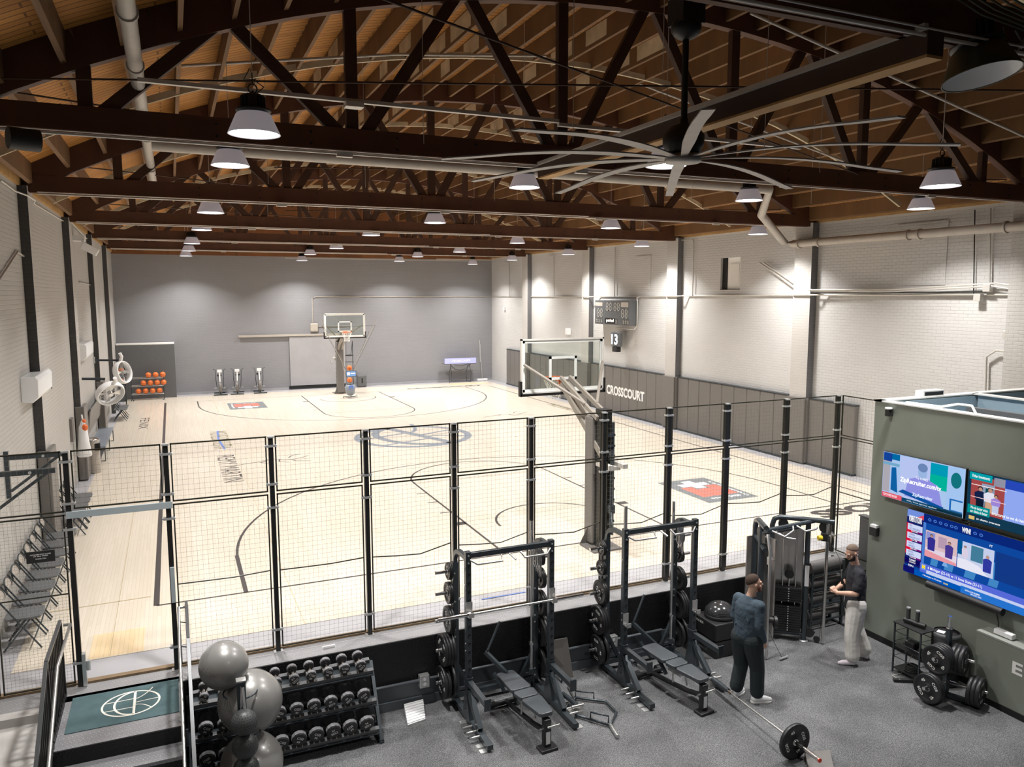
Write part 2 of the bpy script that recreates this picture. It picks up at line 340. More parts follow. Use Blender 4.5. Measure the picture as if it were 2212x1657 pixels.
# centre emblem: a tilted basketball globe drawn with thick strokes
def emblem(cx,cy,rx,ry,m,parent,z,wd,rot=0,seam=None):
    g=G()
    def E(a,rx_=rx,ry_=ry,ox=0,oy=0):
        x=ox+rx_*math.cos(a);y=oy+ry_*math.sin(a);return (cx+x*math.cos(rot)-y*math.sin(rot),cy+x*math.sin(rot)+y*math.cos(rot),0)
    def L(p): x,y=p;return (cx+x*math.cos(rot)-y*math.sin(rot),cy+x*math.sin(rot)+y*math.cos(rot),0)
    band(g,[E(2*PI*i/48) for i in range(49)],wd,z)
    inr=lambda x,k: ry*k*math.sqrt(max(0,1-(x/rx)**2))
    bx_=.12*rx
    for k in (.33,-.36): band(g,[L((-rx*.93,ry*k)),L((bx_,ry*k*1.05))],wd*.55,z+.0004)
    band(g,[L((bx_+rx*.5*t,ry*(.30+.42*t*t+.10*t))) for t in [i_/8*1.25 for i_ in range(9)]],wd*.55,z+.0004)
    band(g,[L((bx_,0)),L((rx*.97,.06*ry))],wd*.55,z+.0004)
    band(g,[L((bx_+rx*.5*t,-ry*(.20+.40*t*t-.08*t))) for t in [i_/8*1.25 for i_ in range(9)]],wd*.55,z+.0004)
    band(g,[L((bx_,-ry*.98)),L((bx_,ry*.98))],wd*1.25,z+.0008)
    band(g,[L((bx_-.70*rx*math.sin(PI*i_/16),ry*.96*math.cos(PI*i_/16))) for i_ in range(17)],wd*1.1,z+.0008)
    return g.build('emblem',m,parent)
emblem(7.2,24.56,1.83,1.83,X['slate'],fl,.0016,.24,rot=.35)
# floor decals
def decal(ox,oy,w,h,rot,flip):
    g=G();T=Matrix.Translation((ox,oy,0))@Matrix.Rotation(rot,4,'Z');g.T=T;g.bx(-w/2,w/2,-h/2,h/2,.0012,.0018);g.build('sponsor_decal',X['logog'],fl)
    g=G();g.T=T;g.prism([(-.14,.16),(.14,.16),(.14,.38),(.40,.38),(.40,.62),(.14,.62),(.14,.86),(-.14,.86),(-.14,.62),(-.40,.62),(-.40,.38),(-.14,.38)],.0019,.0026)
    g.build('decal_cross',X['logow'],fl)
    for a,b,c,d in ((-.50,-.20,-.55,.32),(-.16,.16,-.55,.10),(.20,.50,-.55,.32)): g=G();g.T=T;g.bx(a,b,c,d,.0019,.0024);g.build('decal_block',X['logor'],fl)
    R3=T.to_3x3();f_=-1 if flip else 1
    txt('@Sentia',T@V((-.42*f_,-.82 if f_>0 else -.66,.0024)),R3@V((f_,0,0)),R3@V((0,f_,0)),.84,.15,X['logow'],fl,'decal_lettering')
    txt('Orthobiology RX',T@V((.64,-.85,.0024)),R3@V((0,1,0)),R3@V((-1,0,0)),1.5,.12,X['logow'],fl,'decal_lettering')
decal(11.65,14.83,1.42,2.05,0,True);decal(2.77,34.32,1.48,2.0,PI,False)
# floor lettering
def ft(s,x,y,ang,w,h,m,off=.02): return txt(s,(x,y,.0014),(math.cos(ang),math.sin(ang),0),(-math.sin(ang),math.cos(ang),0),w,h,m,fl,'floor_lettering',off)
ft('CROSSCOURT',10.57,36.9,0,4.0,.32,X['line'],.04)
ft('CROSS',15.35,12.36,PI,2.95,.52,X['line'],.05)
ft('REMY MARTIN',1.02,23.8,-PI/2,3.5,.48,X['line'],-.005);ft('REMY MARTIN',15.0+.0,26.2,PI/2+.0,3.2,.45,X['olive'],-.005)
ft('MICHELOB ULTRA',1.0,28.2,-PI/2,3.3,.55,X['olive'],-.012);ft('FENIX',-1.25,32.4,-PI/2,2.6,.30,X['line'],-.005)
g=G();band(g,[(1.28,28.3,0),(1.22,26.6,0),(1.30,24.8,0)],.07,.002);g.build('floor_lettering',X['bluep'],fl)
# leaping rider marks on the floor (thin brush strokes)
for cx,cyy,s in ((2.55,22.4,1.0),(11.9,27.4,1.0)):
    g=G()
    for st in ([(-.9,-.05),(-.5,.1),(-.2,.28),(.1,.2),(.4,.05),(.7,.18),(.95,.42)],[(-.2,.25),(-.45,-.05),(-.25,-.25)],[(.1,.2),(.05,-.1),(.3,-.3)],[(.4,.05),(.5,-.2),(.9,-.35)],[(-.9,-.05),(-1.1,-.18)],[(.35,.3),(.5,.6),(.75,.7)]):
        band(g,[(cx+s*a,cyy+s*b,0) for a,b in st],.035,.0015)
    g.build('rider_mark',X['line'],fl)
# gym floor, ledge, riser
g=G();g.bx(-.10,16.1,YF,9.88,F-.2,F);gf=struct(g.build('floor',X['rubber']))
g=G();g.bx(XL,-.10,YF,9.88,F-.2,F);struct(g.build('floor',X['slab']))
g=G();g.bx(XL,16.1,9.86,10.32,-.3,0.0);struct(g.build('trim_1',X['platew']))
g=G();g.bx(-.08,10.95,9.84,9.87,-.62,-.004);struct(g.build('trim_2',X['plateb']))
g=G();g.bx(-.08,10.95,9.82,9.87,F,-.62);g.bx(-.08,10.95,9.795,9.82,F,F+.13);struct(g.build('trim_3',X['riserg']))
g=G();g.bx(XL,-1.42,9.52,9.70,-.14,-.10);g.bx(XL,-1.42,YF,9.52,F,-.05);g.bx(XL,-1.42,9.70,9.86,F,0);struct(g.build('trim_4',X['slab']))
g=G();g.bx(XL,10.9,10.245,10.33,0,.03);struct(g.build('trim_5',X['wood']))
# walls
g=G();g.bx(XL-.3,XL,YF,YB,F-.1,7.6);wl=struct(g.build('wall_left',X['brickL']))
g=G();g.bx(XR,XR+.3,YF,19.15,F-.1,7.6);g.bx(XR,XR+.3,20.08,YB,F-.1,7.6);g.bx(XR,XR+.3,19.15,20.08,F-.1,4.82);g.bx(XR,XR+.3,19.15,20.08,5.83,7.6);g.bx(XR+.25,XR+.3,19.15,20.08,4.8,5.9);wr=struct(g.build('wall_right',X['brickR']))
g=G();g.bx(XL-.3,XR+.3,YB,YB+.3,F,6.52);struct(g.build('wall_back',X['brickB']))
g=G();g.prism([(XL-.3,6.52),(XR+.3,6.52)]+[(x,arch(x,9.35)) for x in [XR+.3-i*(XR-XL+.6)/24 for i in range(25)]],YB,YB+.3,'xz');struct(g.build('wall_gable',X['gable']))
g=G();g.prism([(XL-.3,F-.1),(XR+.3,F-.1)]+[(x,arch(x,9.35)) for x in [XR+.3-i*(XR-XL+.6)/24 for i in range(25)]],YF-.3,YF,'xz');struct(g.build('wall_front',X['padd']))
for k,yp in enumerate((9.95,16.0,22.05,28.15,34.2)):
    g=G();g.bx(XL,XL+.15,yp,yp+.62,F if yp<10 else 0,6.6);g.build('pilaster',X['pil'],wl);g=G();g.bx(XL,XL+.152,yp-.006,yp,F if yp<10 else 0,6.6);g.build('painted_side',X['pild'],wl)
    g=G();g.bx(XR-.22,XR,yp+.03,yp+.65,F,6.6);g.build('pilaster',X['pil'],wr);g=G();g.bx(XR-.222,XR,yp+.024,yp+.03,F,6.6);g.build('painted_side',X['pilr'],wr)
g=G();g.bx(XR-.02,XR,12.2,13.5,4.9,6.35);g.bx(XR-.02,XR,24.0,25.0,4.85,6.1);g.build('bricked_opening',X['brickR'],wr)
g=G();g.bx(-2.35,-2.3,YF,YB,6.6,6.95);g.bx(16.05,16.1,YF,YB,6.6,6.95);struct(g.build('trim_6',X['plate_wood']))
g=G();g.bx(9,16.1,YB-.03,YB,0,.1);g.bx(XL,9,YB-.03,YB,0,.1);struct(g.build('baseboard_back',X['concrete']))
# window opening with poster
g=G();g.bx(16.2,16.23,19.15,20.08,4.82,5.83);wn=struct(g.build('window_1',X['whitewall']))
g=G();g.bx(16.18,16.2,19.85,20.08,4.84,5.83);g.build('shutter_gap',X['dark'],wn)
g=G();g.bx(16.185,16.2,19.3,19.7,5.0,5.65);g.build('faded_notice',X['cream'],wn)
# ceiling: boards, joists
g=G();n=40;xs=[XL-.3+i*(XR-XL+.6)/n for i in range(n+1)]
vs=[(x,y,arch(x,9.25)) for y in (YF-.3,YB+.3) for x in xs]+[(x,y,arch(x,9.33)) for y in (YF-.3,YB+.3) for x in xs];m=n+1
g.add(vs,[(i,i+1,m+i+1,m+i) for i in range(n)]+[(2*m+i,3*m+i,3*m+i+1,2*m+i+1) for i in range(n)])
ce=struct(g.build('ceiling',X['deck']))
for i in range(31):
    x=XL+.2+i*.6;sl=-(x-6.85)/math.sqrt(R0**2-(x-6.85)**2);zt=arch(x,9.25)
    g=G();a=.028
    g.add([(x-a,YF,zt-a*sl-.34),(x+a,YF,zt+a*sl-.34),(x+a,YF,zt+a*sl),(x-a,YF,zt-a*sl),(x-a,YB,zt-a*sl-.34),(x+a,YB,zt+a*sl-.34),(x+a,YB,zt+a*sl),(x-a,YB,zt-a*sl)],
       [(3,2,1,0),(4,5,6,7),(0,1,5,4),(1,2,6,5),(2,3,7,6),(3,0,4,7)])
    g.build('joist',X['joist'],ce)
for i in (8,10,11,12,15,17):   # scraps of old white paint left on some joists
    x=XL+.2+i*.6-.031;zt=arch(x,9.25)
    g=G()
    for yy in (11.6,12.8,14.3,17.6,18.8): 
        L_=random.uniform(.5,.95);g.bx(x-.002,x,yy,yy+L_,zt-.29+random.uniform(0,.03),zt-.02)
    g.build('peeling_paint',X['joistp'],ce)
for yy in (7.1,13.2,19.2,25.3,31.4):
    g=G();prev=None
    for i in range(29):
        x=-2.2+i*.64;z=arch(x,8.95)
        if prev: g.beam((prev[0],yy,prev[1]),(x,yy,z),.05,.10)
        prev=(x,z)
    g.build('bridging_strip',X['joistp'],ce)
# trusses
names=['nearest roof truss, crossing the top right corner above the ceiling fan','large black roof truss above the mesh fence','third roof truss back, with brown lower beam over the near half of the court','fourth roof truss back, over the court before midcourt','fifth roof truss back, over the far half of the court','farthest roof truss, close to the back wall']
bots=[-2.1,-.77,2.23,5.24,8.27,11.1,14.2,15.85];tops=[.76,3.75,6.7,9.75,12.5]
for k,yt in enumerate((4.05,10.15,16.2,22.3,28.4,34.5)):
    t=thing('roof_truss',names[k],'roof truss',(0,yt,6.5),0,'timber bowstring trusses under the roof')
    def P(x,z): return (x,0,z-6.5)
    g=G()
    for s in (-1,1): g.bx(XL+.16,XR-.2,s*.045-.03,s*.045+.03,0,.30)
    g.build('bottom_chord',X['truss'],t)
    g=G();prev=None
    for i in range(25):
        x=XL+.02+i*(XR-XL-.04)/24;z=arch(x,9.04)
        if prev: g.beam(P(*prev),P(x,z),.14,.42)
        prev=(x,z)
    g.build('top_chord',X['truss'],t)
    for x in bots[1:-1]:
        g=G();g.beam(P(x,6.6),P(x,arch(x,8.9)),.15,.10,up=(0,1,0));g.build('web_post',X['trussd'],t)
    bb=bots[1:-1]
    for i,x in enumerate(tops):
        z=arch(x,8.88)
        for s,xb in ((-1,bb[i]+.14),(1,bb[i+1]-.14)):
            g=G();g.beam(P(x+s*.1,z),P(xb,6.72),.15,.10,up=(0,1,0));g.build('web_diagonal',X['trussd'],t)
    for s,xt,xb in ((1,-1.0,-2.0),(-1,14.5,15.7)): 
        g=G();g.beam(P(xt,6.75),P(xb,arch(xb,8.8)),.12,.1,up=(0,1,0));g.build('web_diagonal',X['trussd'],t)
    if k:
        b0_=None
        for x in [i*1.1+.6 for i in range(14)]:
            for dz in (.08,.22):
                if b0_ is None: g=G();g.cyl((0,-.085,0),(0,-.072,0),.017,8);b0_=g.build('bolt',X['dark'],t,loc=(x,0,dz))
                else: c=b0_.copy();COL.objects.link(c);c.parent=t;c.location=(x,0,dz)
    # surface conduit under the chord
    g=G();g.tube([(XL+.3,yt-.13,6.47),(XR-.5,yt-.13,6.47)],.014,6);g.tube([(XL+.3,yt-.17,6.50),(9,yt-.17,6.50)],.009,6)
    for x in (2.0,5.4,9.2,12.6): g.bx(x,x+.2,yt-.16,yt-.09,6.43,6.49)
    tag(g.build('conduit_run',X['conduit']),['pale electrical conduit clipped under the nearest roof truss','pale electrical conduit clipped under the large black truss above the fence','pale electrical conduit clipped under the third truss back','pale electrical conduit clipped under the fourth truss back','pale electrical conduit clipped under the fifth truss back','pale electrical conduit clipped under the farthest truss'][k],'conduit')
# wind bracing rods and hanging wires
RL=('thin bracing rod crossing below the roof over the near left of the court','thin bracing rod sloping from the far right wall over the near court','thin bracing rod running between the first and second trusses toward the right','thin bracing rod crossing over the fan from the right wall','thin bracing rod over the middle of the court, rising right','thin bracing rod over the middle of the court, rising left','thin bracing rod over the far half of the court')
for k,(a,b) in enumerate((((-2,10.2,6.95),(9.5,16.2,7.3)),((15,10.2,6.9),(2,16.2,7.2)),((-2,4.1,6.85),(11,10.1,6.75)),((14.5,4.1,7.05),(-2,10.1,6.98)),((-2,16.3,7.05),(10,22.2,7.1)),((15,16.3,6.92),(3,22.2,6.98)),((-2,22.4,7.0),(15,28.2,7.1)))):
    g=G();g.tube([a,b],.011,6);tag(g.build('bracing_rod',X['trussd']),RL[k],'bracing rod','roof bracing rods')
for i,(x,y) in enumerate([(2.95,9.4),(4.6,8.6),(6.3,9.2),(7.4,8.4),(9.2,9.2),(3.2,13.6),(6.0,14.5),(9.8,13.2),(12.2,12.4),(2.2,19.3),(7.6,19.8),(12.6,19.2),(1.6,13.8),(11.6,9.0)]):
    g=G();g.tube([(x,y,arch(x,9.0)),(x,y,6.55)],.004,4);tag(g.build('hanger_wire',X['conduit']),'fine vertical hanger wire dropping from the roof boards','wire','hanger wires under the roof')
# ---------------------------------------------------------------- lamps
def make_lamp(lit):
    r=thing('high_bay_lamp','x','pendant lamp')
    g=G();g.lathe([(.0,.40),(.09,.40),(.105,.36),(.105,.27),(.175,.25),(.18,.235),(.10,.225)],24)
    for i in range(16):
        a=2*PI*i/16;g.beam((.10*math.cos(a),.10*math.sin(a),.27),(.10*math.cos(a),.10*math.sin(a),.38),.012,.05,up=(math.cos(a),math.sin(a),0))
    g.build('heat_sink',X['heat'],r)
    g=G();g.tube(arc((0,0,.46),.045,-PI/2,3*PI/2,14,'xz'),.007,6);g.tube([(0,0,.40),(0,0,.44)],.012,6);g.tube([(0,0,.5),(0,0,.62)],.006,6);g.build('hook',X['heat'],r)
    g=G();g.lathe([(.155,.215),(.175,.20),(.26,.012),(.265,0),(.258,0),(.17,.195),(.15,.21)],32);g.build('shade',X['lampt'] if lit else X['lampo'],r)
    g=G();g.lathe([(.253,.006),(.165,.19),(.0,.195)],32);g.build('reflector',X['lampi'],r)
    g=G();g.tube([(.04,.02,.42),(.12,.06,.5),(.02,.1,.58),(-.08,.03,.55),(-.02,0,.66)],.006,5);g.build('cable',X['cabl'],r)
    if lit:
        g=G();g.lathe([(0,.035),(.235,.035)],32,smooth=False);g.build('diffuser',GLOW,r)
        l=bpy.data.lights.new('lamp_light','AREA');l.shape='DISK';l.size=.46;l.energy=LAMP_W;l.spread=math.radians(SPREAD);l.color=LAMP_C
        o=bpy.data.objects.new('lamp_light',l);COL.objects.link(o);o.parent=r;o.location=(0,0,.012)
    return r
LAMP_W=168;SPREAD=122;LAMP_C=(1.0,.975,.945)
GLOW=emis('lamp_diffuser_glow',(.93,.95,1.0),14)
lamp=make_lamp(True);lamp['group']='lit high bay lamps hanging over the court'
L=[(.88,8.65,6.36),(.87,11.9,6.52),(.84,17.2,6.36),(.86,22.7,6.42),(.75,28.2,6.38),(.75,33.0,6.38),(.72,37.4,6.38),
   (6.0,8.65,6.36),(5.6,12.2,6.5),(5.9,18.0,6.4),(5.5,22.8,6.42),(5.75,29.3,6.39),(5.6,34.3,6.39),(5.75,37.6,6.26),
   (10.5,12.3,6.52),(10.6,17.7,6.4),(10.8,24.1,6.4),(10.9,30.1,6.4),(10.4,34.3,6.38),(10.4,37.4,6.30),
   (10.0,7.75,6.20),(14.3,11.5,6.44),(14.66,16.77,6.30),(14.7,22.5,6.30),(14.7,27.8,6.265),(14.7,33.4,6.265),(14.25,37.4,6.20)]
cols=[(0,7,'left'),(7,14,'left centre'),(14,20,'right centre'),(20,27,'right')]
ordn=['nearest','second nearest','third nearest','fourth from the camera','fifth from the camera','sixth from the camera','farthest']
lab=[]
for i0,i1,nm in cols:
    for i in range(i0,i1):
        lab.append('lit bell-shaped pendant lamp in the %s row, %s of that row'%(nm,ordn[i-i0] if i<i1-1 else 'farthest'))
for i,(x,y,z) in enumerate(L):
    if i==0: lamp.location=(x,y,z);lamp['label']=lab[0];LS=[lamp]
    else: LS.append(dup(lamp,(x,y,z),None,lab[i]))
off=make_lamp(False);off.location=(5.5,3.98,6.28);off.rotation_euler=(Matrix.Rotation(math.radians(-7),3,fwd)@Matrix.Rotation(math.radians(-9),3,rt)).to_euler();off['label']='large unlit pendant lamp with olive shade at the top right corner'
off2=dup(off,(15.1,9.6,6.42),(0,0,0),'unlit pendant lamp under the dark truss above the thick wall pipe')
for i,(x,y) in enumerate(((4.0,.6),)):   # unseen fill lamp added behind the camera to brighten the gym
    dup(lamp,(x,y,6.36),None,'added unseen fill lamp over the near end of the gym, behind the camera position','added fill lamps over the near end of the gym')
for o in LS+[off2]:
    x,y,z=o.location;g=G();g.tube([(0,0,.6),(0,0,arch(x,9.22)-z)],.005,5);g.build('suspension_wire',X['conduit'],o)
# ---------------------------------------------------------------- pipes and conduits
def rod(name,pts,r,m,label,cat,n=10,extra=None):
    g=G();g.tube(pts,r,n)
    if extra: extra(g)
    return tag(g.build(name,m),label,cat)
def rings(g,ps,r,ax):
    for p in ps: q=V(p)+V(ax)*.05;g.cyl(p,q,r,14)
rod('sprinkler_main',[(-.22,3,7.10),(-.22,19,7.10)],.075,X['pipe'],'thick pale sprinkler pipe running away from the camera at upper left','pipe',14,lambda g:rings(g,[(-.22,y,7.1) for y in (7.6,9.3,13.3,16.5)],.092,(0,1,0)))
rod('sprinkler_main',[(-.15,13.4,7.0),(12.0,13.4,6.95),(13.2,15.0,6.60),(15.5,16.7,6.12),(15.72,16.6,6.06),(15.72,16.2,6.06),(15.72,3,6.04)],.10,X['pipe'],'thick pale pipe crossing behind the black truss then following the right wall','pipe',14,
    lambda g:rings(g,[(15.72,y,6.05) for y in (16.3,15.6,12.9,12.6,10.6)],.125,(0,1,0)))
rod('sprinkler_branch',[(.2,8.0,8.0),(2.3,8.0,8.38),(4.4,8.0,8.6)],.022,X['pipe'],'thin sprinkler branch pipe high between the first two trusses','pipe')
rod('sprinkler_branch',[(.3,12.2,7.9),(3.4,12.2,8.42),(6.0,12.2,8.7)],.022,X['pipe'],'thin sprinkler branch pipe behind the large black truss, left of centre','pipe')
rod('sprinkler_branch',[(7.6,9.0,8.6),(14.6,9.0,7.2)],.022,X['pipe'],'thin sprinkler branch pipe sloping down toward the right wall','pipe')
rod('sprinkler_branch',[(8.0,12.4,8.5),(14.8,12.4,7.1)],.022,X['pipe'],'thin sprinkler branch pipe sloping right, behind the large black truss','pipe')
g=G();g.bx(-.2,4.6,8.97,9.03,6.86,6.90);g.bx(1.9,2.1,8.9,9.05,6.80,6.86);g.bx(4.6,8.6,8.97,9.03,6.82,6.86);tag(g.build('strut_channel',X['conduit']),'long pale strut channel hung in front of the black truss','strut')
g=G();g.bx(4.82,4.98,3.9,10.05,6.34,6.53);b=thing('fan_support_beam','timber beam with pale strut carrying the ceiling fan','beam',(0,0,0));g.build('timber',X['trussd'],b);g=G();g.bx(4.82,4.98,3.9,10.05,6.32,6.34);g.build('lit_underside',X['plate_wood'],b)  # paler underside strip paints the light reaching the beam from below
g=G();g.bx(4.78,4.82,3.9,10.0,6.50,6.54);g.build('strut',X['conduit'],b)
# right wall conduits
rx=15.86
W=[('long pale conduit along the whole right wall at mid height',[(16.06,39.2,4.57),(16.06,28.9,4.58),(rx-.03,28.6,4.58),(rx-.03,28.0,4.58),(16.05,27.6,4.6),(16.05,22.9,4.62),(rx-.02,22.6,4.62),(rx-.02,22.0,4.62),(16.05,21.7,4.64),(16.05,16.9,4.66),(rx-.02,16.6,4.67),(rx-.02,16.0,4.67),(16.05,15.6,4.67),(16.05,10.2,4.68)],.022),
   ('upper pale conduit pair on the right wall, curving down at the frame edge',[(16.0,18.0,5.6),(15.95,16.4,4.85),(15.85,15.9,4.80),(15.95,13.5,4.80),(15.95,10.9,4.92),(15.95,10.5,4.86),(15.95,10.4,4.6),(15.95,10.5,3.5)],.02),
   ('second pale conduit just under the upper pair on the right wall',[(16.0,18.2,5.62),(15.95,16.6,4.84),(15.9,15.9,4.76),(15.95,13.5,4.75),(15.95,11.0,4.86),(15.95,10.62,4.8),(15.95,10.55,4.5),(15.95,10.62,3.5)],.02),
   ('dark conduit pair clipped between the pale ones on the right wall',[(15.95,15.9,4.72),(15.95,11.1,4.74)],.016),
   ('vertical conduit on the right wall left of the scoreboard top',[(16.02,26.4,6.5),(16.02,26.4,4.6)],.022),
   ('vertical conduit on the right wall between scoreboard and window',[(16.02,22.2,6.52),(16.02,21.45,6.5),(16.02,21.4,6.4),(16.02,21.4,4.62)],.018),
   ('vertical conduit on the right wall nearest the back corner',[(16.02,37.4,6.35),(16.02,36.8,6.3),(16.02,36.7,4.57)],.018),
   ('vertical conduit on the right wall second from the back corner',[(16.02,32.3,6.4),(16.02,31.7,6.4),(16.02,31.65,4.57)],.014),
   ('vertical pale conduit on the right wall near the frame edge',[(16.02,11.2,6.5),(16.02,11.1,4.8)],.02),
   ('dark vertical conduit beside the pale one near the frame edge',[(16.02,11.55,6.5),(16.02,11.45,4.7)],.012),
   ('looped pale conduit above the corner of the green room',[(16.0,11.0,2.2),(16.0,11.05,3.35),(16.0,10.85,3.5),(16.0,9.5,3.5)],.025),
   ('small conduit elbow above the green room roof',[(16.0,10.6,2.2),(16.0,10.6,3.0),(16.0,10.4,3.12),(16.0,9.5,3.12)],.02)]
for lb,pts,r in W: rod('wall_conduit',pts,r,X['dark'] if 'dark' in lb else X['conduit'],lb,'conduit',8)
for i,(y,z,lb) in enumerate(((16.3,4.66,'pale junction box on the conduit at the near right pilaster'),(11.3,4.62,'pale junction box under the conduit crossing near the right frame edge'),(11.1,4.82,'small junction box at the foot of the vertical pale conduit'),(10.6,3.85,'junction box where the curved conduits end on the right wall'))):
    g=G();g.box((15.97,y,z),(.12,.16,.16));tag(g.build('junction_box',X['conduit'],bevel=.01),lb,'junction box')
# left wall
rod('wall_conduit',[(XL+.03,14.4,6.47),(XL+.03,15.6,6.45),(XL+.17,16.0,6.42),(XL+.17,16.7,6.42),(XL+.03,17.6,6.45),(XL+.03,22.0,6.5),(XL+.17,22.6,6.5),(XL+.03,28,6.45)],.016,X['conduit'],'pale conduit stepping along the top of the left wall','conduit',8)
rod('wall_conduit',[(XL+.02,22.9,6.6),(XL+.02,22.9,1.2)],.03,X['conduit'],'tall vertical conduit running down the left wall beside the second pilaster','conduit',8)
rod('wall_conduit',[(XL+.03,13.6,4.9),(XL+.03,15.4,5.42),(XL+.03,16.0,5.38)],.018,X['conduit'],'short bent conduit high on the left wall near the frame edge','conduit',8)
rod('wall_conduit',[(XL+.03,28.9,5.0),(XL+.03,25.0,5.05)],.016,X['conduit'],'short horizontal conduit on the left wall above the white units','conduit',8)
g=G();g.bx(XL,XL+.3,24.1,24.45,6.15,6.3);g.tube([(XL+.2,24.2,6.2),(XL+.35,24.1,6.0)],.03,8);g.T=Matrix.Translation((XL+.42,24.0,5.93))@Matrix.Rotation(.5,4,'Y');g.box((0,0,0),(.42,.16,.2))
tag(g.build('wall_projector',X['whitep'],bevel=.01),'white boxy unit on a bracket at the top of the left wall','projector')
def acunit(y0,y1,z,lb):
    r=thing('air_conditioner',lb,'air conditioner',(XL,(y0+y1)/2,z));h=(y1-y0)/2
    g=G();g.prism([(0,0),(.16,-.02),(.25,.08),(.26,.36),(.22,.42),(0,.42)],-h,h,'xz');g.build('casing',X['whitep'],r,bevel=.01)
    g=G()
    for i in range(5): g.bx(.04+i*.035,.055+i*.035,-h+.05,h-.05,.418,.424)
    g.build('vent_slot',X['clamp'],r);g=G();g.bx(.262,.266,h-.25,h-.15,.06,.09);g.build('badge',X['blackp'],r)
acunit(14.95,16.6,2.92,'white wall air conditioner on the left wall, the nearer and larger one')
acunit(23.2,25.2,2.98,'white wall air conditioner on the left wall, the farther smaller one')
def wallfan(y,z,L_,rot,lb,tilt):
    r=thing('wall_fan',lb,'wall fan',(XL,y,z))
    g=G();g.bx(0,.05,-.06,.06,-.1,.1);g.build('wall_plate',X['clamp'],r)
    g=G();g.tube([(.03,0,0),(L_,0,-.03)],.035,8);g.build('arm',X['satin'] if L_>1 else X['rack'],r)
    T=Matrix.Translation((L_+.1,-.05,-.42))@Matrix.Rotation(rot,4,'Z')@Matrix.Rotation(tilt,4,'X')
    g=G();g.T=T;g.lathe([(.36,-.09),(.38,0),(.36,.09),(.33,.1),(.33,-.1),(.36,-.09)],28,axis='y')
    g.build('drum',X['whitep'],r)
    g=G();g.T=T
    for k in range(1,6): g.tube([(.065*k*math.cos(a*PI/10),.1,.065*k*math.sin(a*PI/10)) for a in range(20)],.004,4,closed=True)
    for k in range(12): a=k*PI/6;g.tube([(.05*math.cos(a),.1,.05*math.sin(a)),(.36*math.cos(a),.1,.36*math.sin(a))],.003,4)
    g.build('guard',X['clamp'],r)
    g=G();g.T=T
    for k in range(4):
        a=k*PI/2;c,s=math.cos(a),math.sin(a);g.add([(.05*c,-.02,.05*s),(.3*c-.08*s,.03,.3*s+.08*c),(.31*c+.08*s,-.03,.31*s-.08*c)],[(0,1,2)])
    g.cyl((0,-.08,0),(0,.05,0),.06,12);g.build('blade',X['satin'],r)
    g=G();g.T=T;g.tube([(0,-.02,.36),(0,-.1,.5),(-.05,-.1,.62)],.05,8);g.build('neck',X['whitep'],r)
wallfan(23.6,2.45,.62,.5,'white drum fan on a black arm on the left wall, the nearer one',.6)
wallfan(27.9,2.62,.72,1.0,'white drum fan on a grey arm on the left wall, the farther one',-.2)
for i,(y,lb) in enumerate(((15.92,'grey padding on the nearest left pilaster, behind the folding chairs'),(21.97,'grey padding on the left pilaster behind the litter bin'),(28.07,'grey padding on the left pilaster behind the grey bench'))):
    g=G();g.bx(XL+.155,XL+.23,y,y+.78,.02,1.9);g.bx(XL+.02,XL+.20,y,y+.066,.02,1.9);tag(g.build('pilaster_pad',X['pad'],bevel=.02),lb,'wall pad')
g=G();g.tube([(XL+.2,21.6,1.75),(XL+.22,21.55,1.62),(XL+.2,21.6,1.5)],.02,6);g.lathe([(.03,1.62),(.09,1.45),(.12,1.1),(.17,.75),(.15,.72),(.0,.9)],14,o=(XL+.22,21.5,0))
ap=tag(g.build('hanging_apron',X['whitep']),'white garment hanging on the left wall beside the padded pilaster','garment')
g=G();g.sph((XL+.27,21.44,1.45),.07,12,(1,.9,1.2));g.sph((XL+.25,21.5,1.60),.05,12);g.build('orange_patch',X['rim'],ap)
g=G();g.bx(XL+.005,XL+.06,20.9,21.25,1.2,1.75);tag(g.build('fuse_box',X['pad']),'small grey cabinet on the left wall behind the hanging garment','cabinet')
r=thing('litter_bin','tall round grey litter bin against the left wall','bin',(-2.06,22.9,0))
g=G();g.lathe([(0,0),(.15,0),(.155,.02),(.155,.86),(.14,.9),(0,.9)],24);g.build('body',X['pipe'],r);g=G();g.lathe([(.158,.86),(.158,.9),(.1,.93),(0,.93)],24);g.build('lid',X['chrome'],r);g=G();g.bx(.05,.17,-.16,.0,.62,.8);g.build('opening',X['dark'],r)
r=thing('bench','long grey low bench against the left wall beyond the litter bin','bench',(-2.1,26.0,0))
g=G();g.bx(-.2,.22,-1.7,1.7,.40,.45);g.build('seat',X['slate'],r)
for y in (-1.65,0,1.65):
    g=G();g.tube([(.2,y,.4),(.2,y,.02),(-.18,y,.02),(-.18,y,.4)],.018,6);g.build('leg',X['padd'],r)
r=thing('folded_table','folded grey table leaning against the left wall above the bench','table',(XL+.12,26.0,1.2));g=G();g.T=Matrix.Rotation(.12,4,'Y');g.bx(-.02,.02,-1.9,1.9,-.35,.32);g.build('tabletop',X['pad'],r);g=G();g.T=Matrix.Rotation(.12,4,'Y');g.bx(-.025,.025,-1.92,1.92,.32,.345);g.build('edge_strip',X['rack'],r)
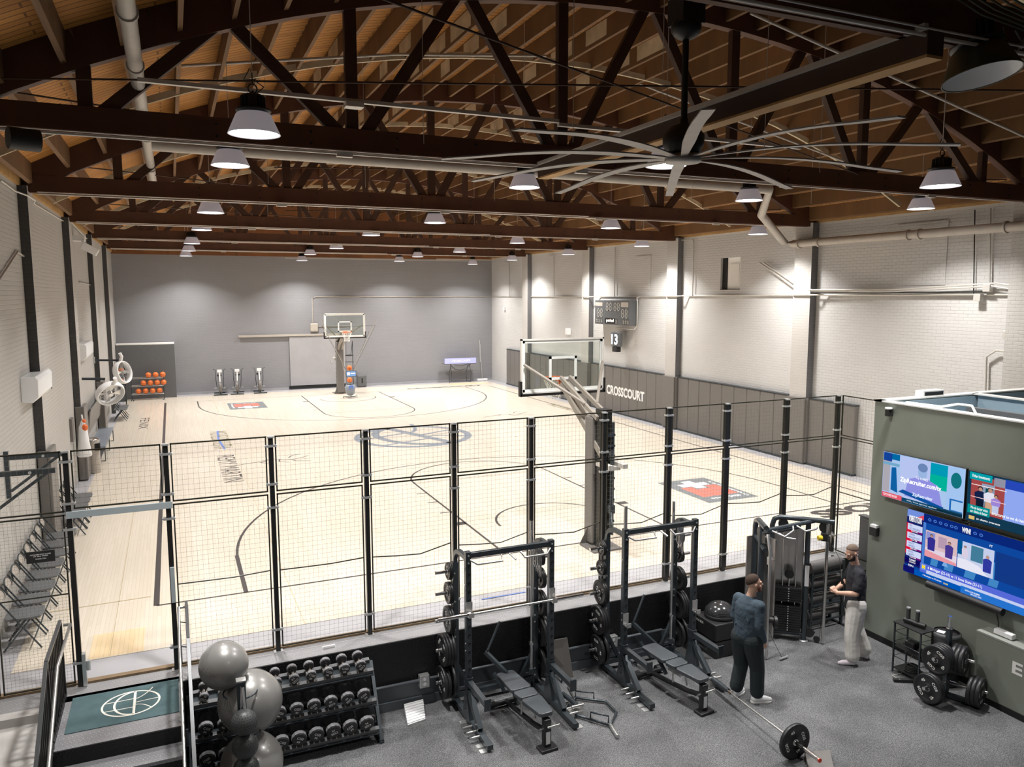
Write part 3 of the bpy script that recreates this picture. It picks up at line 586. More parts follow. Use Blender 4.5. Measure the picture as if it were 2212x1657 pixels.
# dark steel wall frames behind the left fence
for i,(y,lb) in enumerate(((12.0,'dark steel triangular wall bracket behind the left mesh panel, the nearer one'),(13.2,'dark steel triangular wall bracket behind the left mesh panel, the farther one'))):
    r=thing('wall_bracket',lb,'bracket',(XL,y,0))
    g=G();g.bx(0,.06,-.03,.03,1.72,2.42);g.build('upright',X['rack'],r)
    g=G();g.bx(.06,.80,-.025,.025,2.29,2.36);g.build('top_arm',X['rack'],r)
    g=G();g.beam((.06,0,1.82),(.70,0,2.30),.04,.04);g.build('brace',X['rack'],r);g=G();g.cyl((.5,-.04,2.32),(.5,.04,2.32),.02,10);g.build('bolt',X['clamp'],r)
# ---------------------------------------------------------------- folding chairs
def make_chair():
    r=thing('folding_chair','x','folding chair')
    for s in (-1,1):
        g=G();g.tube([(-.27,s*.20,.78),(-.22,s*.205,.70),(.22,s*.215,.01)],.011,8);g.build('front_leg',X['rack'],r)
        g=G();g.tube([(.12,s*.18,.43),(-.22,s*.18,.01)],.011,8);g.build('rear_leg',X['rack'],r)
    g=G();g.prism([(.23,-.19),(.245,-.1),(.25,0),(.245,.1),(.23,.19),(.1,.215),(-.17,.2),(-.2,.12),(-.2,-.12),(-.17,-.2),(.1,-.215)],.425,.45);g.build('seat',X['padd'],r,bevel=.006)
    g=G();pts=[(-.235,-.2,.62)]+[(-.235-.04*math.sin(PI*i/8)-.02*i/8*0,-.2*math.cos(PI*i/8),.66+.13*math.sin(PI*i/8)) for i in range(9)]+[(-.235,.2,.62)]
    vs=[(p[0]+d,p[1],p[2]) for d in (-.006,.006) for p in pts];n=len(pts);g.add(vs,[tuple(range(n-1,-1,-1)),tuple(range(n,2*n))]+[(i,(i+1)%n,n+(i+1)%n,n+i) for i in range(n)])
    g.build('backrest',X['pipe'],r);g=G();g.tube([(p[0],p[1],p[2]) for p in pts],.011,8);g.build('back_hoop',X['rack'],r)
    g=G();g.tube([(.14,-.21,.14),(.14,.21,.14)],.009,6);g.tube([(-.16,-.18,.1),(-.16,.18,.1)],.009,6);g.build('stretcher',X['rack'],r)
    return r
on=['first','second','third','fourth','fifth','sixth','seventh','eighth','ninth']
ch=make_chair();ch['group']='folding chairs along the left wall'
for i in range(8):
    y=11.8+.53*i;lb='black folding chair in the front row along the left wall, %s from the camera'%on[i]
    if i==0: ch.location=(-2.02,y,0);ch['label']=lb
    else: dup(ch,(-2.02,y,0),(0,0,random.uniform(-.05,.05)),lb)
for i in range(4): dup(ch,(-1.98,17.1+.45*i,0),(0,0,.05),'black folding chair in the farther cluster beyond the padded pilaster, %s of four'%on[i],'farther folding chairs beyond the pilaster')
for i in range(3): dup(ch,(-1.92,32.1+.48*i,.0),(0,0,-.05),'dark folding chair in the far leaning bunch near the ball rack, %s of three'%on[i],'far bunch of folding chairs')
# ---------------------------------------------------------------- far end of the court
r=thing('storage_box_room','plain grey partition box with white top in the far left corner','partition',(0,0,0))
g=G();g.bx(XL+.02,.06,38.5,YB-.02,0,2.45);g.build('front_panel',X['padd'],r);g=G();g.bx(XL+.02,.06,38.5,YB-.02,2.45,2.5);g.build('top',X['whitewall'],r)
def ballrack():
    r=thing('ball_rack','black tubular rack of basketballs in front of the grey partition','ball rack',(-1.12,38.0,0))
    g=G()
    for x in (-.66,.66): g.tube([(x,.2,.03),(x,.2,1.1)],.018,6);g.tube([(x,-.25,.03),(x,.2,.03)],.018,6)
    g.build('side_frame',X['rack'],r)
    for z in (.26,.62,.97):
        g=G();g.tube([(-.66,.02,z),(.66,.02,z)],.014,6);g.tube([(-.66,.24,z+.03),(.66,.24,z+.03)],.014,6);g.build('rail',X['satin'],r)
    for x in (-.6,.6): g=G();g.cyl((x,-.25,.03),(x+.03,-.25,.03),.03,10);g.build('castor',X['blackp'],r)
ballrack()
def ball(loc,lab,grp='basketballs on the rack',r_=.122):
    r=thing('basketball',lab,'basketball',loc,random.uniform(0,3),grp)
    g=G();g.sph((0,0,0),r_,24);g.build('ball',X['orange'],r)
    g=G();q=r_+.0005
    for ax in ('xy','xz','yz'): g.tube(arc((0,0,0),q,0,2*PI*.97,24,ax),.0025,4)
    g.build('seam',X['blackp'],r);return r
rows=[(1.11,[(.05,'left'),(.35,'middle'),(.64,'right')],'top'),(.76,[(-.16,'leftmost'),(.12,'second'),(.40,'third'),(.66,'rightmost')],'middle'),(.40,[(-.38,'leftmost'),(-.09,'second'),(.2,'third'),(.48,'rightmost')],'bottom')]
b0=None
for z,xs_,nm in rows:
    for x,l in xs_:
        loc=(-1.12+x,38.1,z);lb='orange basketball on the %s tier of the rack, %s ball'%(nm,l)
        if b0 is None: b0=ball(loc,lb)
        else: dup(b0,loc,(0,0,random.uniform(0,3)),lb)
dup(b0,(-2.0,35.8,1.55),None,'orange basketball high behind the wall fan, the upper of two','basketballs by the far left wall');dup(b0,(-2.02,35.6,1.15),None,'orange basketball behind the wall fan, the lower of two','basketballs by the far left wall')
g=G();g.bx(-2.3,-1.85,35.4,36.0,.3,.35);g.bx(-2.3,-1.85,35.4,36.0,.98,1.02);g.bx(-2.3,-1.85,35.4,36.0,1.38,1.42);g.bx(-2.3,-2.26,35.4,35.44,0,1.9);g.bx(-2.3,-2.26,35.96,36,0,1.9);g.bx(-1.89,-1.85,35.4,35.44,0,1.9);tag(g.build('ball_shelf',X['rack']),'narrow dark shelf of balls by the far left wall behind the fans','shelf')
def bike(x,lb,first=None):
    if first: return dup(first,(x,38.75,0),(0,0,random.uniform(-.15,.15)),lb)
    r=thing('exercise_bike',lb,'exercise bike',(x,38.75,0),0,'exercise bikes along the back wall')
    g=G();g.lathe([(.05,-.05),(.26,-.06),(.27,-.03),(.27,.03),(.26,.06),(.05,.05)],24,o=(0,-.25,.36),axis='x');g.build('fan_wheel',X['pad'],r)
    g=G();g.bx(-.30,.30,-.5,-.45,.0,.05);g.bx(-.25,.25,.40,.45,0,.05);g.bx(-.03,.03,-.5,.45,.04,.1);g.build('base',X['rack'],r)
    g=G();g.beam((0,.15,.1),(0,.22,.85),.06,.05);g.build('seat_post',X['rack'],r);g=G();g.box((0,.24,.88),(.2,.26,.07));g.build('saddle',X['blackp'],r,bevel=.02)
    g=G();g.beam((0,-.2,.5),(0,-.12,1.05),.06,.05);g.box((0,-.14,1.12),(.2,.05,.13));g.build('console',X['whitep'],r)
    for s in (-1,1):
        g=G();g.tube([(s*.13,-.1,.30),(s*.17,-.1,.7),(s*.18,-.02,1.15),(s*.28,.0,1.2)],.015,6);g.build('handle_arm',X['rack'],r)
        g=G();g.box((s*.2,0,.3),(.1,.08,.03));g.tube([(s*.05,0,.35),(s*.2,0,.3)],.012,6);g.build('pedal',X['satin'],r)
    return r
bk=bike(1.95,'black exercise bike by the back wall, left of three');bike(2.75,'black exercise bike by the back wall, middle of three',bk);bike(3.73,'black exercise bike by the back wall, right of three',bk)
d=thing('sliding_door','large grey sliding door on an overhead rail in the back wall','sliding door',(0,0,0))
g=G();g.bx(5.27,8.0,YB-.08,YB-.04,.18,2.62);g.build('door_leaf',X['concrete'],d);g=G();g.bx(2.9,8.0,YB-.12,YB-.02,2.64,2.74);g.build('rail',X['pipe'],d);g=G();g.bx(5.2,8.0,YB-.1,YB-.01,.04,.16);g.build('floor_guide',X['dark'],d)
g=G();g.box((7.3,YB-.09,1.3),(.06,.03,.12));g.build('handle',X['clamp'],d)
r=thing('fuse_box','round-cornered grey fuse box with conduit on the back wall','fuse box',(6.5,YB-.06,3.05));g=G();g.box((0,0,0),(.38,.12,.42));g.build('case',X['pipe'],r,bevel=.05)
rod('wall_conduit',[(6.45,YB-.03,3.25),(6.45,YB-.03,4.5),(6.6,YB-.03,4.57),(16.0,YB-.03,4.57)],.022,X['pipe'],'conduit rising from the fuse box and crossing the back wall','conduit',8)
rod('wall_conduit',[(6.7,YB-.03,3.1),(8.3,YB-.03,3.1),(8.4,YB-.03,3.0),(8.4,YB-.03,2.8)],.018,X['pipe'],'short conduit elbow behind the far backboard','conduit',8)
r=thing('loudspeaker','small grey floor loudspeaker box right of the far hoop','loudspeaker',(8.72,38.9,0));g=G();g.bx(-.24,.24,-.15,.15,0,.62);g.build('cabinet',X['padd'],r,bevel=.06);g=G();g.bx(-.03,.04,-.155,-.15,.2,.46);g.build('slot',X['dark'],r)
r=thing('scorer_table','folding table with lilac lit CROSSCOURT panel by the back wall','table',(14.0,38.85,0))
g=G();g.bx(-.88,.88,-.15,.35,.98,1.02);g.build('tabletop',X['pad'],r);g=G();g.bx(-.88,.88,-.2,-.15,1.02,1.30);g.build('front_panel',X['purple'],r)
txt('CROSSCOURT',(-.5,-.202,1.11),(1,0,0),(0,0,1),1.05,.12,X['white'],r,'panel_lettering')
for s in (-1,1):
    g=G();g.tube([(s*.5,-.1,.98),(s*.62,-.12,.5),(s*.60,-.1,.01),(s*.45,.1,.01),(s*.42,.1,.5),(s*.5,.0,.98)],.014,6);g.build('leg',X['rack'],r)
g=G();g.tube([(-.55,-.12,.95),(-.3,-.14,.72),(0,-.14,.66),(.3,-.14,.72),(.6,-.12,.98)],.02,6);g.tube([(-.3,-.12,.95),(0,-.14,.88),(.5,-.12,.98)],.012,6);g.build('hanging_cable',X['rack'],r)
r=thing('floor_mop','wide white floor mop standing in the far right corner','mop',(15.35,38.95,0));g=G();g.tube([(0,0,.1),(-.02,.2,2.0)],.02,6);g.tube([(-.02,.2,1.0),(-.04,.3,2.2)],.03,6);g.build('handle',X['clamp'],r);g=G();g.bx(-.3,.3,-.08,.08,0,.12);g.build('head',X['whitep'],r,bevel=.03)
g=G();g.box((XR-.04,37.5,3.92),(.08,.18,.14));tag(g.build('wall_sensor',X['whitep']),'tiny white sensor on the right wall near the back corner','sensor')
g=G();g.box((XR-.07,30.3,3.05),(.14,.30,.28));tag(g.build('wall_box',X['whitep'],bevel=.02),'small white box on the right wall left of the scoreboard','wall box')
g=G();g.bx(4.9,13.9,36.9,36.95,6.33,6.37);g.bx(12,15.1,36.4,36.46,6.37,6.42);tag(g.build('strut_channel',X['pipe']),'thin strut channel under the roof in front of the back wall','strut')
# exit loop shapes behind right fence: wall pads
def pads(y0,y1,lb,n,x=15.95):
    r=thing('padded_wall_section',lb,'wall padding',(0,0,0));w_=(y1-y0)/n
    for i in range(n): g=G();g.bx(x,XR-.01,y0+i*w_+.006,y0+(i+1)*w_-.006,.03,1.83);g.build('pad_panel',X['pad'],r,bevel=.02)
    g=G();g.bx(x-.01,XR,y0,y1,1.83,1.86);g.bx(x-.02,XR,y0,y1,.0,.04);g.build('trim_strip',X['rack'],r);return r
pads(14.4,15.98,'grey padded wall section nearest the mesh fence corner',3)
pads(16.75,22.0,'grey padded wall section between the two nearest right pilasters',9)
cc=pads(22.75,28.1,'grey padded wall section carrying the white CROSSCOURT lettering',9)
pads(28.85,34.1,'grey padded wall section behind the near backboard',9);pads(34.9,37.0,'dark grey padded wall section at the far end of the right wall',4)
txt('CROSSCOURT',(15.944,26.78,.70),(0,-1,0),(0,0,1),2.72,.38,X['white'],cc,'wall_lettering',.04)
for i,(y,lb) in enumerate(((16.0,'grey pad wrapped on the nearest right pilaster'),(22.05,'grey pad wrapped on the second right pilaster'),(28.15,'grey pad wrapped on the third right pilaster'),(34.2,'grey pad wrapped on the farthest right pilaster'))):
    g=G();g.bx(XR-.29,XR-.2,y+.0,y+.68,.03,1.84);g.bx(XR-.22,XR-.05,y-.03,y+.03,.03,1.84);tag(g.build('pilaster_pad',X['pad'],bevel=.02),lb,'wall pad')
# scoreboard
r=thing('scoreboard','grey wall scoreboard with unlit digits above the CROSSCOURT padding','scoreboard',(XR,26.1,4.0))
g=G();g.bx(-.38,0,-1.3,1.3,-.5,.45);g.build('case',X['padd'],r,bevel=.01)
def seg(g,y,z,w_,h_,x=-.385):
    t=.035
    for a,b,c,d in ((0,w_,0,t),(0,w_,h_/2-t/2,h_/2+t/2),(0,w_,h_-t,h_),(0,t,0,h_),(w_-t,w_,0,h_)): g.bx(x-.003,x,y-b,y-a,z+c,z+d)
g=G()
for y in (.42,.17,-.17,-.42): seg(g,y,.04,.18,.32)
for y in (1.1,.86,-.72,-.98): seg(g,y,-.22,.18,.34)
for y in (1.15,.98,.8,-.85,-1.0,-1.15,-.32): seg(g,y,-.45,.1,.17)
g.build('digit',X['conduit'],r);g=G();g.bx(-.385,-.38,.7,1.25,.22,.36);g.bx(-.385,-.38,-1.2,-.68,.2,.38);g.build('name_plate',X['pipe'],r)
g=G();g.bx(-.384,-.38,-.25,.5,-.46,-.24);g.build('period_window',X['dark'],r);txt('period',(-.388,.38,-.42),(0,-1,0),(0,0,1),.55,.15,X['screen'],r,'lit_word',.03)
rod('wall_conduit',[(XR-.05,24.6,4.6),(XR-.3,24.45,4.55),(XR-.3,24.4,4.4),(XR-.3,24.4,3.5),(XR-.3,24.6,3.38),(XR-.2,26.0,3.38)],.02,X['conduit'],'pale conduit looping round the right end of the scoreboard','conduit',8)
r=thing('shot_clock','small lit shot clock showing 13 below the scoreboard','shot clock',(XR-.35,25.75,2.95));g=G();g.box((0,0,0),(.16,.66,.56));g.build('case',X['padd'],r,bevel=.05);txt('13',(-.083,.25,-.2),(0,-1,0),(0,0,1),.46,.4,emis('shot_clock_digits',(.75,.88,1.0),4),r,'lit_digit',.02)
g=G();g.box((.0,0,-.38),(.2,.3,.2));g.build('horn',X['blackp'],r);g=G();g.bx(0,.35,-.05,.05,.1,.3);g.build('bracket',X['clamp'],r)
# ---------------------------------------------------------------- basketball hoops
def hoop(lb,loc,rz,net_open):
    r=thing('basketball_hoop',lb,'basketball hoop',loc,rz)   # local: board plane y=0, court side +y, mast toward -y
    g=G();g.bx(-.90,.90,-.01,.01,2.78,3.80);g.build('backboard_glass',X['glass'],r)
    g=G();t=.055
    for y in (.0105,-.0125):
        for a,b,c,d in ((-.9,.9,2.78,2.78+t),(-.9,.9,3.80-t,3.80),(-.9,-.9+t,2.78,3.8),(.9-t,.9,2.78,3.8),(-.31,.31,3.0,3.05),(-.31,.31,3.42,3.47),(-.31,-.26,3.0,3.47),(.26,.31,3.0,3.47)): g.bx(a,b,y,y+.002,c,d)
    g.build('board_marking',X['glassw'],r)
    g=G()
    for a,b,c,d in ((-.93,.93,2.75,2.78),(-.93,.93,3.8,3.83),(-.93,-.9,2.75,3.83),(.9,.93,2.75,3.83)): g.bx(a,b,-.03,.03,c,d)
    g.build('board_frame',X['cream'],r)
    g=G()
    for s in (-1,1): g.bx(s*.94-.02,s*.94+.02,-.05,.05,2.70,3.0)
    g.bx(-.95,.95,-.05,.05,2.70,2.75);g.build('edge_pad',X['post'],r)
    rm=thing_part('rim',r)
    g=G();g.tube(arc((0,.38,3.0),.23,0,2*PI*.999,32),.010,8,closed=False);g.bx(-.09,.09,.02,.16,2.97,3.01);g.bx(-.08,.08,.01,.03,2.9,3.02);o=g.build('rim',X['rim'],r)
    g=G();rr=lambda t:.23-.11*min(1,t*1.5)+.02*max(0,t-.7)
    for k in range(12):
        for s in (-1,1):
            g.tube([(rr(t)*math.cos(2*PI*k/12+s*t*1.35),.38+rr(t)*math.sin(2*PI*k/12+s*t*1.35),2.99-.42*t) for t in [i/6 for i in range(7)]],.0055,4)
    g.build('net',X['net'],r)
    # mast
    g=G();g.bx(-.10,.10,-1.75,-1.5,.0,2.62);g.build('mast',X['post'],r)
    g=G();g.bx(-.16,.16,-1.5,-1.20,.05,2.45);g.build('mast_pad',X['pad'],r,bevel=.03)
    g=G();g.bx(-.3,.3,-1.85,-1.3,0,.03);g.add([(-.3,-1.3,.03),(.3,-1.3,.03),(.16,-1.36,.35),(-.16,-1.36,.35)],[(0,1,2,3)]);g.build('base_plate',X['pad'],r)
    for s in (-1,1):
        g=G();g.beam((s*.09,-1.8,1.75),(s*.07,-.10,2.92),.08,.11);g.build('lower_arm',X['taupe'],r)
        g=G();g.beam((s*.13,-1.62,2.45),(s*.10,-.10,3.05),.05,.08);g.build('upper_arm',X['taupe'],r)
        g=G();g.tube([(s*.13,-1.15,2.66),(s*.88,-.05,3.33)],.032,6);g.build('side_strut',X['taupe'],r)
    g=G()
    for i in range(10): g.bx(-.11,.11,-1.86,-1.80,.35+i*.2,.39+i*.2)
    g.bx(-.1,-.07,-1.85,-1.8,.3,2.4);g.bx(.07,.1,-1.85,-1.8,.3,2.4);g.tube([(0,-1.92,.5),(0,-1.92,1.9)],.03,8);g.bx(-.05,.05,-1.98,-1.88,.75,.9);g.tube([(-.02,-1.95,.8),(-.08,-2.1,.6)],.012,6)
    g.build('height_adjuster',X['rack'],r);g=G();g.bx(-.14,.14,-2.0,-1.8,1.55,1.62);g.bx(-.2,-.1,-2.15,-1.7,1.6,1.68);g.bx(.1,.2,-2.15,-1.7,1.6,1.68);g.build('counter_arm',X['conduit'],r)
    return r
def thing_part(n,r): return None
hoop('near basketball hoop seen from behind, clear board on a padded mast',(7.15,13.72,0),0,True)
hoop('far basketball hoop facing the camera with a clear board',(7.22,35.35,0),PI,True)
# shooting machine under the far hoop
r=thing('shooting_machine','ball-returning shooting machine with screen and net arms under the far hoop','shooting machine',(7.30,34.9,0))
g=G();g.lathe([(.10,.12),(.19,.2),(.24,.45),(.2,.62),(.17,.62)],16,o=(0,0,0));g.build('hopper',X['slate'],r);g=G();g.box((0,-.2,.5),(.2,.05,.2));g.build('control_pod',X['bluep'],r)
g=G();g.tube(arc((0,0,.10),.30,PI,2*PI,10),.014,6);g.tube([(-.3,0,.1),(-.32,.1,.0)],.014,6);g.tube([(.3,0,.1),(.32,.1,.0)],.014,6);g.tube([(0,-.3,.1),(0,.1,.12)],.014,6);g.tube([(-.3,.2,.0),(.3,.2,0)],.014,6);g.build('base_frame',X['post'],r)
g=G();g.bx(-.23,.23,-.27,-.24,1.0,1.27);mo=g.build('monitor',X['blackp'],r)
g=G();g.bx(-.21,.21,-.274,-.27,1.02,1.25);g.build('monitor_screen',emis('machine_screen_blue',(.25,.40,.65),1.2),r);g=G();g.bx(-.02,.19,-.276,-.274,1.13,1.17);g.bx(-.18,-.06,-.276,-.274,1.08,1.2);g.build('monitor_graphic',emis('machine_screen_light',(1,.75,.7),1.6),r)
for s in (-1,1):
    g=G();g.tube([(s*.18,.05,.9),(s*.30,.1,1.6),(s*1.15,-.1,3.32),(s*1.25,-.15,3.55)],.014,6);g.build('net_arm',X['pipe'],r)
    g=G();g.tube([(s*.18,.0,1.3),(s*1.2,-.1,3.3)],.006,4);g.tube([(s*.18,.1,1.3),(s*.95,.1,3.0)],.006,4);g.tube([(s*1.2,-.1,3.3),(0,.4,3.2)],.006,4);g.build('net_cord',X['rack'],r)
g=G();g.tube([(.17,.1,.2),(.17,.1,2.6)],.015,6);g.tube([(-.02,.1,1.9),(.1,.1,2.0),(.17,.1,2.6)],.012,6);g.build('lift_column',X['rack'],r)
g=G();g.tube(arc((0,.0,1.95),.17,0,2*PI*.99,16),.02,6);g.tube(arc((0,.0,1.65),.2,0,2*PI*.99,16),.008,6);g.build('catch_ring',X['post'],r)
dup(b0,(7.28,34.88,1.38),None,'orange basketball above the screen of the shooting machine','basketballs in the shooting machine');dup(b0,(7.28,34.88,.83),None,'orange basketball below the screen of the shooting machine','basketballs in the shooting machine')
# ---------------------------------------------------------------- mesh fence
FY=10.2;PX=[-1.21,-.145,1.09,2.32,3.58,4.79,6.04,7.24,8.40,9.68,10.88]
pn=['left post of the doorway','right post of the doorway','first post right of the doorway','second post right of the doorway','third post right of the doorway','fourth post right of the doorway','fifth post right of the doorway','sixth post right of the doorway','seventh post right of the doorway','eighth post right of the doorway','corner post beside the green room']
def make_post():
    r=thing('fence_post','x','fence post')
    g=G();g.bx(-.029,.029,-.029,.029,0,2.88);g.build('upright',X['post'],r)
    g=G();g.bx(-.04,.04,-.04,.04,2.88,2.90);g.bx(-.06,.06,-.05,.05,0,.012);g.build('cap_and_foot',X['clamp'],r)
    for z in (2.76,2.26,1.95,.30):
        g=G();g.bx(-.065,.065,-.042,.042,z,z+.028);g.cyl((-.06,0,z+.014),(-.075,0,z+.014),.014,8);g.cyl((.06,0,z+.014),(.075,0,z+.014),.014,8);g.build('clamp',X['clamp'],r)
    return r
po=make_post();po['group']='black fence posts along the court edge'
for i,x in enumerate(PX):
    lb='black square fence post, '+pn[i]
    if i==0: po.location=(x,FY,0);po['label']=lb
    else: dup(po,(x,FY,0),(0,0,0),lb)
def panel(name,lb,p0,p1,z0,z1,pitch=.062,mid=None,grp=None,sag=0):
    p0=V(p0);p1=V(p1);d=(p1-p0);w=d.length;d.normalize();ang=math.atan2(d.y,d.x)
    r=thing(name,lb,'mesh fence panel',(p0.x,p0.y,z0),ang,grp);h=z1-z0
    g=G();t=.016
    for a,b,c,e in ((0,w,0,t),(0,w,h-t,h),(0,t,0,h),(w-t,w,0,h)): g.bx(a,b,-.011,.011,c,e)
    g.build('frame',X['frame'],r)
    if mid:
        g=G();g.tube([(t,0,mid+sag*math.sin(0)),(w*.3,0,mid-sag*.6),(w*.6,0,mid-sag),(w-t,0,mid+sag)],.009,6);g.build('mid_rail',X['frame'],r)
    g=G();k=int(w/pitch);q=.0008
    for i in range(1,k): x=i*w/k;g.bx(x-q,x+q,-q,q,t,h-t)
    k=int(h/pitch)
    for i in range(1,k): z=i*h/k;g.bx(t,w-t,-q,q,z-q,z+q)
    g.build('wire_mesh',X['wire'],r);return r
bn=['above the doorway','in the first bay right of the doorway','in the second bay','in the third bay','in the fourth bay','in the fifth bay','in the sixth bay','in the seventh bay','in the eighth bay','in the bay beside the corner post']
o=.052
for i in range(10):
    a,b=PX[i]+o,PX[i+1]-o
    panel('mesh_panel','upper black wire mesh panel '+bn[i],(a,FY,0),(b,FY,0),2.17 if i else 2.20,2.90,grp='upper mesh panels of the court fence')
    if i: panel('mesh_panel','tall lower black wire mesh panel '+bn[i],(a,FY,0),(b,FY,0),.06,2.14,mid=1.05 if i<8 else 1.12,sag=.05 if i>2 else .01,grp='lower mesh panels of the court fence')
panel('mesh_panel','upper wire mesh panel at the far left by the wall',(XL+.02,FY,0),(PX[0]-o,FY,0),2.17,2.90,grp='upper mesh panels of the court fence')
panel('mesh_panel','lower finer wire mesh panel at the far left carrying the black notice',(-2.0,FY,0),(PX[0]-o,FY,0),.06,2.14,pitch=.04,mid=1.12,grp='lower mesh panels of the court fence')
panel('mesh_panel','narrow lower mesh strip against the left wall',(XL+.01,FY,0),(-2.03,FY,0),.06,2.14,pitch=.04)
panel('mesh_panel','upper mesh panel of the short return fence by the green room',(10.95,10.17,0),(10.95,9.02,0),2.17,2.90);panel('mesh_panel','lower mesh panel of the short return fence by the green room',(10.95,10.17,0),(10.95,9.02,0),.03,2.14,mid=1.1)
r=thing('doorway_header','pale steel bar across the top of the fence doorway','door header',(0,FY,0));g=G();g.bx(PX[0]-.03,PX[1]+.05,-.05,-.02,2.10,2.18);g.build('bar',X['steel'],r)
g=G();g.bx(PX[1]-.02,PX[1]+.03,-.06,-.03,.9,1.35);g.build('strike_plate',X['steel'],r)
g=G();g.bx(PX[0]+.03,PX[0]+.07,-.05,.03,.02,.42);g.cyl((PX[0]+.09,0,.2),(PX[0]+.09,0,.32),.03,8);tag(g.build('door_hinge',X['clamp'],loc=(0,FY,0)),'zinc hinge plate at the foot of the left doorway post','hinge')
r=thing('notice_sign','small black notice sign tied to the left mesh panel','sign',(-1.67,FY-.02,1.61));g=G();g.bx(0,.29,-.012,0,0,.135);g.build('board',X['blackp'],r)
for s,z,x,w_ in (('PLEASE KEEP DOOR CLOSED',.092,.04,.21),('AT ALL TIMES',.072,.07,.15),('THANK YOU',.04,.09,.11)): txt(s,(x,-.0125,z),(1,0,0),(0,0,1),w_,.013,X['white'],r,'sign_lettering',.03)
# blue wave sign at floor by rack
g=G();g.add([(4.2,10.72,.003),(4.95,10.72,.003),(4.95,10.745,.003),(4.2,10.745,.003)],[(0,1,2,3)]);g.build('blue_tape',X['bluep'],fl)
# ---------------------------------------------------------------- stairs, mat, railings
g=G();g.bx(-1.40,-.10,8.79,10.0,-.10,0);struct(g.build('trim_7',X['plate']))
for i in range(1,5):
    g=G();yy=8.79-.28*(i-1);g.bx(-1.36,-.10,yy-.30,yy,-.18*i-.04,-.18*i);struct(g.build('trim_%d'%(7+i),X['plate']))
g=G()
for i in range(5): yy=8.79-.28*i;g.bx(-1.34,-.12,yy-.012,yy-.002,-.18*(i+1),-.18*i-.005)
struct(g.build('trim_12',X['plateb']))
g=G();g.bx(-1.40,-1.34,6.8,10.0,F,-.0);g.bx(-.12,-.08,9.0,9.85,F,0);struct(g.build('trim_13',X['plateb']))
r=thing('entrance_mat','dark teal entrance mat with white ball emblem at the top of the stairs','mat',(-.70,9.50,0));g=G();g.bx(-.57,.57,-.40,.42,0,.008);g.build('mat_body',X['mat'],r)
E_=emblem(.06,.02,.30,.28,X['matw'],r,.0092,.022,rot=.0)
def railing(x,lb,side):
    r=thing('stair_railing',lb,'railing',(x,0,0));top=[(0,9.95,.95),(0,8.85,.95),(0,7.0,-.22),(0,6.2,-.72)]
    g=G()
    for a,b in zip(top[:-1],top[1:]): g.beam(a,b,.034,.034)
    g.build('top_rail',X['rail'],r)
    off=.09*(-side);hr=[(off*.2,10.05,.86),(off,10.05,.86),(off,8.9,.86),(off,7.0,-.32),(off,6.2,-.82)]
    g=G();g.tube(hr,.017,10);g.build('handrail',X['satin'],r)
    g=G();zt=lambda y:.93 if y>8.85 else .93-(8.85-y)*.633
    zb=lambda y:.06 if y>8.85 else .06-(8.85-y)*.633
    for i in range(34):
        y=9.93-i*.11;g.bx(-.008,.008,y-.008,y+.008,zb(y),zt(y))
    g.build('baluster',X['post'],r)
    g=G()
    for a,b in zip(top[:-1],top[1:]): g.beam((0,a[1],a[2]-.88),(0,b[1],b[2]-.88),.04,.03)
    for y in (9.93,8.85,7.0): g.bx(-.02,.02,y-.02,y+.02,-.1 if y>8 else F,zt(y))
    for y in (9.6,8.9,7.4): g.cyl((off*.2,y,zt(y)-.09),(off,y,zt(y)-.07),.006,6)
    g.build('bottom_rail_and_brackets',X['post'],r);return r
railing(-1.35,'dark stair railing with balusters on the left side of the stairs',-1);railing(.0,'steel stair railing with bright top rail on the right side of the stairs',1)
# ---------------------------------------------------------------- green room with screens
BX=10.38
g=G();g.bx(BX,BX+.14,YF,8.98,F,2.98);gr=struct(g.build('wall_screen',X['olivew']))
g=G();g.bx(BX+.14,14.6,9.0-.14,8.98,F,2.98);g.bx(14.5,14.6,YF,9,F,2.98);struct(g.build('wall_room',X['olivew']))
g=G();g.bx(BX+.145,BX+.15,YF,8.85,1.9,2.96);g.bx(BX+.14,14.5,8.84,8.855,1.9,2.96);g.bx(BX+.14,14.5,YF,8.86,1.7,1.72);g.bx(12.6,12.66,YF,8.8,1.9,2.97);struct(g.build('wall_loft',X['bluewall']))
g=G();g.bx(BX-.01,BX+.15,YF,9.01,2.98,3.0);g.bx(BX-.01,14.7,8.85,9.02,2.98,3.0);g.bx(12.55,12.72,YF,8.9,2.98,3.0);struct(g.build('trim_14',X['whitewall']))
g=G();g.bx(BX-.012,BX,YF,8.99,F,F+.1);struct(g.build('baseboard_room',X['dark']))
g=G();g.bx(11.62,11.72,4.5,8.3,2.74,2.90);tag(g.build('dark_grille',X['padd']),'long dark strip set in the pale blue upper wall of the green room','grille')
rod('loose_cable',[(10.5,8.5,3.01),(10.5,7.9,3.02),(10.6,7.7,3.08),(10.62,7.5,3.08),(10.5,7.35,3.0)],.018,X['whitewall'],'white cable looping over the top edge of the green room','cable',6)
r=thing('ceiling_track_box','small white-framed fitting on the far top corner of the green room','fitting',(11.6,8.95,3.0));g=G();g.bx(-.25,.25,-.08,.08,0,.1);g.build('frame',X['whitewall'],r);g=G();g.bx(-.22,.22,-.082,-.08,.02,.08);g.build('opening',X['blackp'],r)
def camt(y,z,s,lb):
    r=thing('wall_camera',lb,'camera',(BX,y,z));g=G();g.lathe([(0,.06),(.05,.06),(.055,.045),(.05,.03)],14,o=(-.07,0,0)) if s else g.bx(-.07,0,-.06,.06,.06,.10);g.build('cap',X['whitep'],r)
    g=G();g.bx(-.11,0,-.035,.035,-.08,.03) if s else g.bx(-.08,0,-.07,.07,-.08,.06);g.build('body',X['blackp'],r,bevel=.008)
